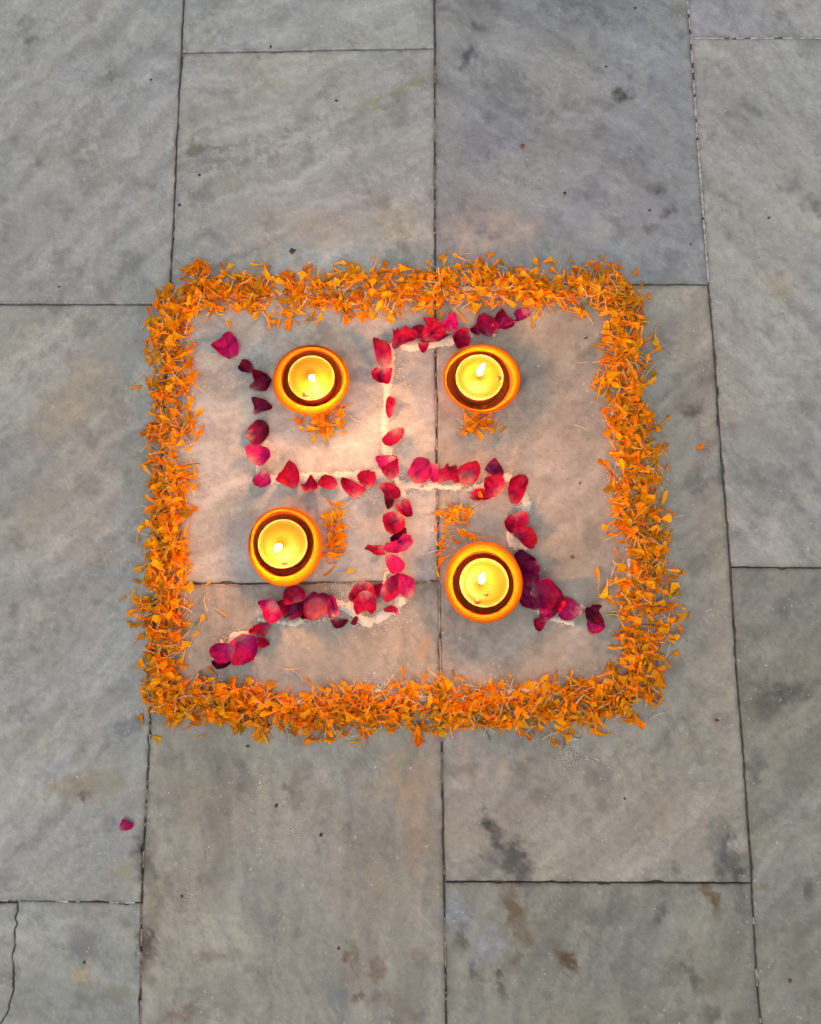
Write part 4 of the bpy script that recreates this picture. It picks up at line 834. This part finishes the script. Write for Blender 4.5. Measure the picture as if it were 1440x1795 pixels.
def add_stuff(W, x, y, z, f, c, rr):
    global sn
    W = W + np.array([x, y, z]); stuffV.append(W); stuffC.append(c * rr.uniform(.9, 1.05)); stuffF.extend([tuple(i + sn for i in q) for q in f]); sn += len(W)
def pick(): return rf.choice(byform[rf.choices(forms, FW)[0]])
NTOT, NIND = 3900, 178
plan = []
for i in range(NTOT):
    t = rf.random() * bd[-1]
    px = np.interp(t, bd, bp[:, 0]); py = np.interp(t, bd, bp[:, 1]); hw = np.interp(t, bd, bp[:, 2])
    dn = float(vnoise(np.array(t / 26.), np.array(3.3)))
    if dn < .25 and rf.random() < .45: continue
    i0 = min(len(bd) - 2, max(0, int(np.searchsorted(bd, t)) - 1)); tx_, ty_ = bp[i0 + 1, 0] - bp[i0, 0], bp[i0 + 1, 1] - bp[i0, 1]; l = math.hypot(tx_, ty_) + 1e-9
    edgew = hw * (.80 + .55 * float(vnoise(np.array(t / 22.), np.array(7.7))))
    o_ = max(-1.0, min(1.0, rf.gauss(0, .50))) * edgew
    plan.append((px - ty_ / l * o_, py + tx_ / l * o_, t, abs(o_) / hw))
strays = [(402, 575, 95, 24, "flared", "short orange petal sticking up above the magenta rose petal"), (305 + 0, 0, 0, 0, "", "")][:1] + [
    (388, 1073, -35, 24, "narrow", "narrow golden petal lying loose between left border and bottom arm"), (355, 1090, 60, 26, "curled", "curled petal just inside the left border's lower part"), (340, 1118, 55, 30, "folded", "folded petal leaning out of left border's inner edge"),
    (350, 1184, 80, 20, "folded", "short petal above the powder at the bottom left corner"), (243, 948, 80, 26, "narrow", "narrow petal fallen outside the left border beside lower-left lamp"), (234, 681, 5, 26, "flared", "blocky petal outside the left border by the left arm"),
    (232, 1042, 55, 28, "narrow", "loose petal outside the left border, nearer of two"), (214, 1050, 35, 18, "narrow", "loose petal farthest out from the left border"), (1236, 784, 172, 27, "flared", "lone petal on the slab right of the border"),
    (1426, 875, 140, 8, "narrow", "tiny orange petal scrap near the photo's right edge"), (356, 751, 75, 18, "narrow", "small petal just inside left border beside upper-left lamp"), (1048, 1014, 92, 40, "narrow", "thin upright petal alone inside the right border"),
    (350, 968, 60, 10, "narrow", "tiny petal scrap inside the left border near lower-left lamp"), (1186, 1096, -55, 32, "narrow", "petal with long tail outside the right border low down"), (1208, 1080, 72, 18, "narrow", "small slim petal farthest right of the lower right border"),
    (931, 565, -60, 26, "narrow", "slim petal hanging below the last petal of the top arm"), (249, 1264, 110, 24, "folded", "short petal outside the bottom left corner"), (272, 1293, -30, 26, "folded", "lowest loose petal below the bottom left corner"),
    (353, 1291, 12, 22, "narrow", "olive-gold petal loose below the bottom border's left part"), (262, 578, 100, 22, "folded", "loose petal at the outer left of top left corner"), (327, 484, 60, 26, "flared", "petal pointing out at the top left corner"),
    (352, 478, 110, 28, "narrow", "slim upright petal beside the top left corner petal"), (655, 455, 95, 18, "folded", "small petal highest above the middle of the top border"), (622, 461, -12, 22, "narrow", "flat petal loose above the top border between upper lamps"),
    (856, 455, 60, 26, "flared", "petal topping the peak of the top border"), (998, 460, 60, 22, "folded", "petal sticking out of the top border's right part"), (975, 466, 95, 20, "folded", "short petal beside the one sticking out at top right"),
    (1110, 484, 40, 26, "flared", "outermost petal of the top right corner"), (1112, 515, -70, 34, "flared", "long petal hanging at outer right of top right corner"), (1145, 617, 25, 34, "folded", "petal pointing right out of the right border by upper lamp"),
    (1136, 654, -12, 30, "flared", "petal lying right of the right border below the pointing one"), (1166, 738, 50, 28, "narrow", "splayed petal at upper right bulge of the right border"), (1150, 745, -70, 28, "folded", "petal left of the splayed one at upper right bulge"),
    (1165, 826, 60, 28, "curled", "curled petal at the right border's outer edge near crossbar"), (1178, 995, -65, 28, "narrow", "drooping petal right of the right border level with lower lamp"), (706, 1182, 80, 28, "curled", "petal standing up inside the bottom border near middle joint"),
    (742, 1195, 70, 30, "flared", "petal rising inside the bottom border right beside middle joint"), (792, 1205, -70, 28, "flared", "broad petal inside bottom border right of middle joint"), (544, 1300, 70, 22, "folded", "lowest petal hanging from the bottom border"),
    (618, 1300, 8, 26, "narrow", "flat petal loose under the bottom border near the joint"), (765, 1290, 100, 22, "folded", "petal dangling below bottom border at the middle joint"), (892, 1192, 80, 24, "folded", "upright petal inside the bottom border below lower-right lamp"),
    (975, 1195, 70, 18, "folded", "small upright petal inside the bottom border's right part"), (1062, 1175, 45, 40, "folded", "large folded petal at the inner bottom right corner"), (385, 1210, 60, 34, "flared", "starlike petal on top of bottom border by the bottom arm's end"), (405, 1215, 30, 34, "narrow", "slender petal fanning right of the starlike one"),
    (538, 1190, -50, 24, "narrow", "petal at the end of a thread inside bottom border's left"), (920, 1285, -50, 34, "curled", "curled petal spilling below bottom border, right part"), (1178, 1150, 30, 26, "flared", "petal at the outer edge of lower right border"),
    (325, 1032, 5, 40, "flared", "long golden petal pointing inward from left border at the joint"), (362, 1026, 30, 20, "folded", "small petal at the tip of the inward pointing golden one"), (243, 1120, 40, 24, "flared", "olive-gold petal at the left border's outer lower edge")]
clumps = [(572, 744, 38, 28, 46, "below upper-left lamp", -1), (835, 744, 34, 18, 34, "below upper-right lamp", -1), (588, 938, 24, 50, 46, "beside lower-left lamp", 0), (808, 912, 46, 34, 34, "above lower-right lamp", 1), (776, 972, 12, 28, 7, "left of lower-right lamp", 1)]
# border pile: lower layers are one mass, the topmost ones are things
plan_low, plan_top = plan[:-NIND], plan[-NIND:]
for (px, py, t, e) in plan_low:
    x, y = map(float, P(px, py)); v = pick(); L = rf.uniform(.0130, .0195)
    yaw = rf.random() * 6.283; cap = .012 * (1 - .35 * e)
    z, eu, W = rest(v[2], x, y, yaw, rf.gauss(0, .55), rf.gauss(0, .30), L, cap)
    add_stuff(W, x, y, z, v[3], v[4], rf)
top_n = {}
for ic, (cx, cy, rx, ry, n, lab, sgn) in enumerate(clumps):
    low = int(n * .6); top_n[ic] = n - low; m = 0
    while m < low:
        px = cx + rf.gauss(0, .42) * rx; py = cy + rf.gauss(0, .42) * ry; x, y = map(float, P(px, py))
        if near_lamp(x, y): continue
        m += 1; v = pick(); L = rf.uniform(.011, .0160)
        z, eu, W = rest(v[2], x, y, rf.random() * 6.283, rf.gauss(0, .3), rf.gauss(0, .15), L, .0045 if under_rim(x, y) else .008)
        add_stuff(W, x, y, z, v[3], v[4], rf)
o = link("marigold_petals", mesh_of("marigold_petals", np.vstack(stuffV), stuffF, np.vstack(stuffC), [MARI]))
tag(o, "dense bed of orange marigold petals making the square border and lamp clumps", "marigold petals", kind="stuff")
GR = "marigold petals showing on top of the border"
for (px, py, t, e) in plan_top:
    x, y = map(float, P(px, py)); L = rf.uniform(.0145, .0215); sd_, seg, edge = where(px, py, t)
    for _ in range(12):
        v = pick(); yaw = rf.random() * 6.283; lb = f"{v[1]} {v[0]} petal pointing {direction(yaw)}, {edge} of {sd_} border {seg}"
        if lb not in used: break
    used[lb] = 1
    z, eu, W = rest(v[2], x, y, yaw, rf.gauss(0, .4), rf.gauss(0, .22), L, .0145)
    o = link("marigold_petal", v[5], loc=(x, y, z), rot=eu); o.scale = (L, L, L)
    tag(o, lb, "marigold petal", GR)
for (px, py, an, Lp, fm, lab) in strays:
    x, y = map(float, P(px, py)); v = rf.choice(byform[fm]); L = Lp * 1.08 / ppm(py, 0.002); yaw = math.radians(an)
    z, eu, W = rest(v[2], x, y, yaw, rf.gauss(0, .15), rf.gauss(0, .06), L, .010)
    o = link("marigold_petal", v[5], loc=(x, y, z), rot=eu); o.scale = (L, L, L)
    used[lab] = 1; tag(o, lab, "marigold petal", "marigold petals strayed from the border")
for ic, (cx, cy, rx, ry, n, lab, sgn) in enumerate(clumps):
    m = 0
    while m < top_n[ic]:
        px = cx + rf.gauss(0, .5) * rx * 1.25; py = cy + rf.gauss(0, .5) * ry * 1.25
        x, y = map(float, P(px, py))
        if near_lamp(x, y): continue
        m += 1
        cap = .0045 if under_rim(x, y) else .009
        L = rf.uniform(.011, .0170); rel = ("upper" if py < cy else "lower") + " " + ("left" if px < cx else "right")
        for _ in range(12):
            v = pick(); yaw = rf.random() * 6.283; lb = f"{v[1]} {v[0]} petal pointing {direction(yaw)}, {rel} of clump {lab}"
            if lb not in used: break
        used[lb] = 1
        z, eu, W = rest(v[2], x, y, yaw, rf.gauss(0, .3), rf.gauss(0, .15), L, cap)
        o = link("marigold_petal", v[5], loc=(x, y, z), rot=eu); o.scale = (L, L, L)
        tag(o, lb, "marigold petal", "marigold petals clumped beside the lamps")

# pale threads
TC = [("cream", (0.80, 0.66, 0.42)), ("pale yellow", (0.85, 0.60, 0.22)), ("whitish", (0.74, 0.70, 0.58)), ("dark", (0.05, 0.045, 0.03))]
def thread_mesh(colr, rr):
    n = 8; V = []; Fs = []; b = rr.uniform(-1.3, 1.3); x = y = 0; yaw = -b / 2; zz = 0; up = rr.uniform(0, .16); C = []
    for i in range(n):
        s = i / (n - 1); r = .025 * (1.1 - .55 * s) * (1.35 if s > .9 else 1); zc = up * math.sin(math.pi * s) + r
        for k in range(4):
            a = math.pi / 2 * k + .78; V.append((x - math.sin(yaw) * r * math.cos(a), y + math.cos(yaw) * r * math.cos(a), zc + r * math.sin(a)))
            C.append(np.array(colr) * (.85 + .25 * s))
        x += math.cos(yaw) / (n - 1); y += math.sin(yaw) / (n - 1); yaw += b / (n - 1) * rr.uniform(.4, 1.6)
    for i in range(n - 1):
        for k in range(4): Fs.append((i * 4 + k, i * 4 + (k + 1) % 4, i * 4 + 4 + (k + 1) % 4, i * 4 + 4 + k))
    Fs += [(3, 2, 1, 0), tuple(range((n - 1) * 4, n * 4))]
    V = np.array(V); V[:, 0] -= V[:, 0].mean(); V[:, 1] -= V[:, 1].mean(); return V, Fs, np.array(C)
tvar = []
for k in range(28):
    cn, cv = TC[rf.choices(range(4), [.36, .30, .28, .06])[0]]; v, f, c = thread_mesh(cv, rf); tvar.append((cn, v, f, c, mesh_of("flower_thread", v, f, c, [THREAD])))
def add_thread(px, py, yaw, L, lab, group, tv=None, cap=.0155):
    x, y = map(float, P(px, py)); lb = lab
    for _ in range(14):
        tv = rf.choice(tvar)
        if isinstance(lab, str): break
        lb = lab(yaw, tv)
        if lb not in used: break
        yaw = rf.random() * 6.283
    used[lb] = 1
    z, eu, W = rest(tv[1], x, y, yaw, 0, rf.gauss(0, .16), L, cap)
    o = link("flower_thread", tv[4], loc=(x, y, z), rot=eu); o.scale = (L, L, L)
    tag(o, lb, "flower thread", group)
for i in range(255):
    t = rf.random() * bd[-1]; px = np.interp(t, bd, bp[:, 0]); py = np.interp(t, bd, bp[:, 1]); hw = np.interp(t, bd, bp[:, 2])
    i0 = min(len(bd) - 2, max(0, int(np.searchsorted(bd, t)) - 1)); tx_, ty_ = bp[i0 + 1, 0] - bp[i0, 0], bp[i0 + 1, 1] - bp[i0, 1]; l = math.hypot(tx_, ty_) + 1e-9
    o_ = rf.uniform(-1.22, 1.18) * hw; px -= ty_ / l * o_; py += tx_ / l * o_
    yaw = rf.random() * 6.283; L = rf.uniform(.007, .0165); sd_, seg, edge = where(px, py, t)
    add_thread(px, py, yaw, L, lambda yw, tv: f"{tv[0]} thread pointing {direction(yw)}, {edge} of {sd_} border {seg}", "pale threads scattered over the border")
for (cx, cy, rx, ry, n, lab, sgn) in clumps:
    for _ in range(max(3, n // 5)):
        px = cx + rf.uniform(-1, 1) * rx * 1.1; py = cy + rf.uniform(-1, 1) * ry * 1.1; yaw = rf.random() * 6.283; L = rf.uniform(.007, .013)
        if near_lamp(*map(float, P(px, py))): continue
        add_thread(px, py, yaw, L, lambda yw, tv: f"{tv[0]} thread pointing {direction(yw)} in clump {lab}", "threads among the lamp clumps", cap=.0035 if under_rim(*map(float, P(px, py))) else .009)
for (px, py, an, Lp, lab) in [(510, 1172, 2, 34, "pale thread lying level inside the bottom border's left part"), (522, 1182, -40, 26, "curved thread leading to a petal inside bottom border"), (362, 1055, -75, 34, "long pale thread hanging from the inward golden petal"),
                              (625, 736, -25, 30, "thread reaching right from the clump under upper-left lamp"), (815, 760, -60, 26, "thread below the clump under upper-right lamp"), (765, 967, 5, 34, "thread pointing left toward the lower stem from lower-right clump"),
                              (762, 945, -70, 26, "upright thread crossing the middle joint above lower-right lamp"), (1150, 1254, 18, 30, "dark tipped thread lying outside the bottom right corner"), (1025, 636, 4, 22, "pale thread poking left from the right border"),
                              (1018, 750, -25, 30, "dark ended thread inside the right border by its narrow gap"), (1190, 905, 12, 26, "thread reaching right from the right border"), (243, 665, 40, 34, "pale thread slanting beside the blocky outside petal"),
                              (340, 860, -80, 24, "hooked thread inside left border beside crossbar"), (935, 565, -15, 10, "tiny thread at the hanging petal's tip"), (1060, 1040, 20, 26, "thread sticking inward from the right border")]:
    add_thread(px, py, math.radians(an), Lp / ppm(py, 0), lab, "loose threads on the slabs", cap=.006)

# ------------------------------------------------------------------ seeds, grit and a shell-like chip
def grit(px, py, w, h, an, mat, lab, cat="speck", hz=.5):
    w *= .85; h *= .85; k = ppm(py, 0); rr = random.Random(int(px * 7 + py)); m = 9; V = []; Fs = []
    for ring_, (r, z) in enumerate(((.75, 0), (1, .45), (.7, .85), (.2, 1))):
        for j in range(m):
            a = 2 * math.pi * j / m; q = r * (1 + rr.uniform(-.38, .38)); V.append((w / 2 / k * q * math.cos(a), h / 2 / k * q * math.sin(a), z * hz * min(w, h) / k - .0001))
    for i in range(3):
        for j in range(m): Fs.append((i * m + j, i * m + (j + 1) % m, (i + 1) * m + (j + 1) % m, (i + 1) * m + j))
    Fs.append(tuple(range(3 * m, 4 * m))); x, y = P(px, py)
    o = link(cat.replace(" ", "_"), mesh_of("grit", V, Fs, mats=[mat]), loc=(float(x), float(y), 0), rot=(0, 0, math.radians(an)))
    tag(o, lab, cat, "specks and seeds lying on the slabs")
for g_ in [(513, 441, 13, 11, 20, GRIT, "dark round seed above the top border left of middle", "seed"), (590, 177, 6, 5, 0, GRIT, "tiny dark speck high on the upper middle-left slab"),
           (916, 257, 10, 10, 30, RUST, "reddish brown crumb on the dark mottled top slab", "crumb"), (563, 1464, 7, 6, -30, GRIT, "dark speck in the middle of the lower slab"),
           (148, 1687, 6, 5, 30, GRIT, "dark speck on the cracked bottom left slab"), (485, 1412, 5, 7, -20, GRIT, "dark speck between two powder smudges on the lower slab"),
           (435, 1308, 8, 4, 0, GRIT, "dark flat speck just below the bottom border's left part"), (1003, 977, 9, 8, 0, OLIVE, "olive seed between right arm and right border", "seed"),
           (1017, 847, 6, 5, 0, RUST, "small brown speck right of the crossbar"), (1063, 282 + 57, 0, 0, 0, GRIT, ""), (990, 339, 6, 6, 0, GRIT, "dark speck in the middle of the mottled top slab"),
           (1139, 369, 6, 5, 0, GRIT, "dark speck near the right joint on the mottled top slab"), (1348, 382, 6, 5, 40, GRIT, "dark speck alone on the right slab"), (1063, 117, 5, 4, 0, GRIT, "tiny speck high on the mottled top slab"),
           (1114, 14, 6, 5, 0, GRIT, "speck at the very top of the mottled slab"), (315, 360, 7, 6, 0, GRIT, "speck beside the left joint above the border"), (350, 307, 6, 5, 0, GRIT, "speck right of the left joint, upper one of two"),
           (1257, 1263, 8, 5, 0, RUST, "brown speck right of the bottom right corner"), (1095, 1400, 5, 4, 0, GRIT, "tiny speck in the middle of the lower right slab"), (1385, 1720, 8, 8, 0, RUST, "dark brown speck near the bottom right of the photo"),
           (594, 1662, 6, 5, 30, GRIT, "speck low on the lower slab near the rusty stains"), (319, 1571, 5, 5, 0, GRIT, "speck beside the powder smudge near left joint"), (1211, 428, 4, 4, 0, SPOT, "tiny red dot near the right joint above the border"),
           (1027, 593, 9, 4, 25, GRIT, "dark end of a thread inside the top right corner"), (1165, 1103, 9, 10, 0, GRIT, "dark seed tucked in the outer edge of the right border", "seed"), (648, 960, 0, 0, 0, GRIT, ""),
           (475, 82, 4, 8, 0, GRIT, "tiny splinter on the joint above the upper middle-left slab"), (643, 961, 7, 8, 0, GRIT, "black tip of the rolled petal jutting from lower stem", "seed"), (104, 503, 4, 4, 0, GRIT, "tiny speck on the upper left slab near its bottom"),
           (630, 1310, 0, 0, 0, GRIT, ""), (265, 140, 4, 4, 0, GRIT, "tiny speck high on the upper left slab")]:
    if g_[2]: grit(*g_)
# pale peeling flake below the border
k = ppm(1310, 0); V = []; Fs = []
arc = [(985, 1318), (990, 1303), (1000, 1294), (1012, 1296), (1018, 1294)]
for i, (a, b) in enumerate(arc):
    x, y = map(float, P(a, b)); w = [.0009, .0016, .0019, .0013, .0005][i]
    for s_, z in ((-1, .0001), (0, .0012), (1, .0001)): V.append((x + s_ * w * .7, y + s_ * w, z))
    if i:
        q = 3 * i; Fs += [(q - 3, q - 2, q + 1, q), (q - 2, q - 1, q + 2, q + 1)]
o = link("wax_flake", mesh_of("wax_flake", V, Fs, mats=[GROUT])); tag(o, "pale curved flake on the slab just under the bottom border's right part", "flake")
print("objects", len(bpy.data.objects), "tris approx", sum(len(m.polygons) for m in bpy.data.meshes) * 2)
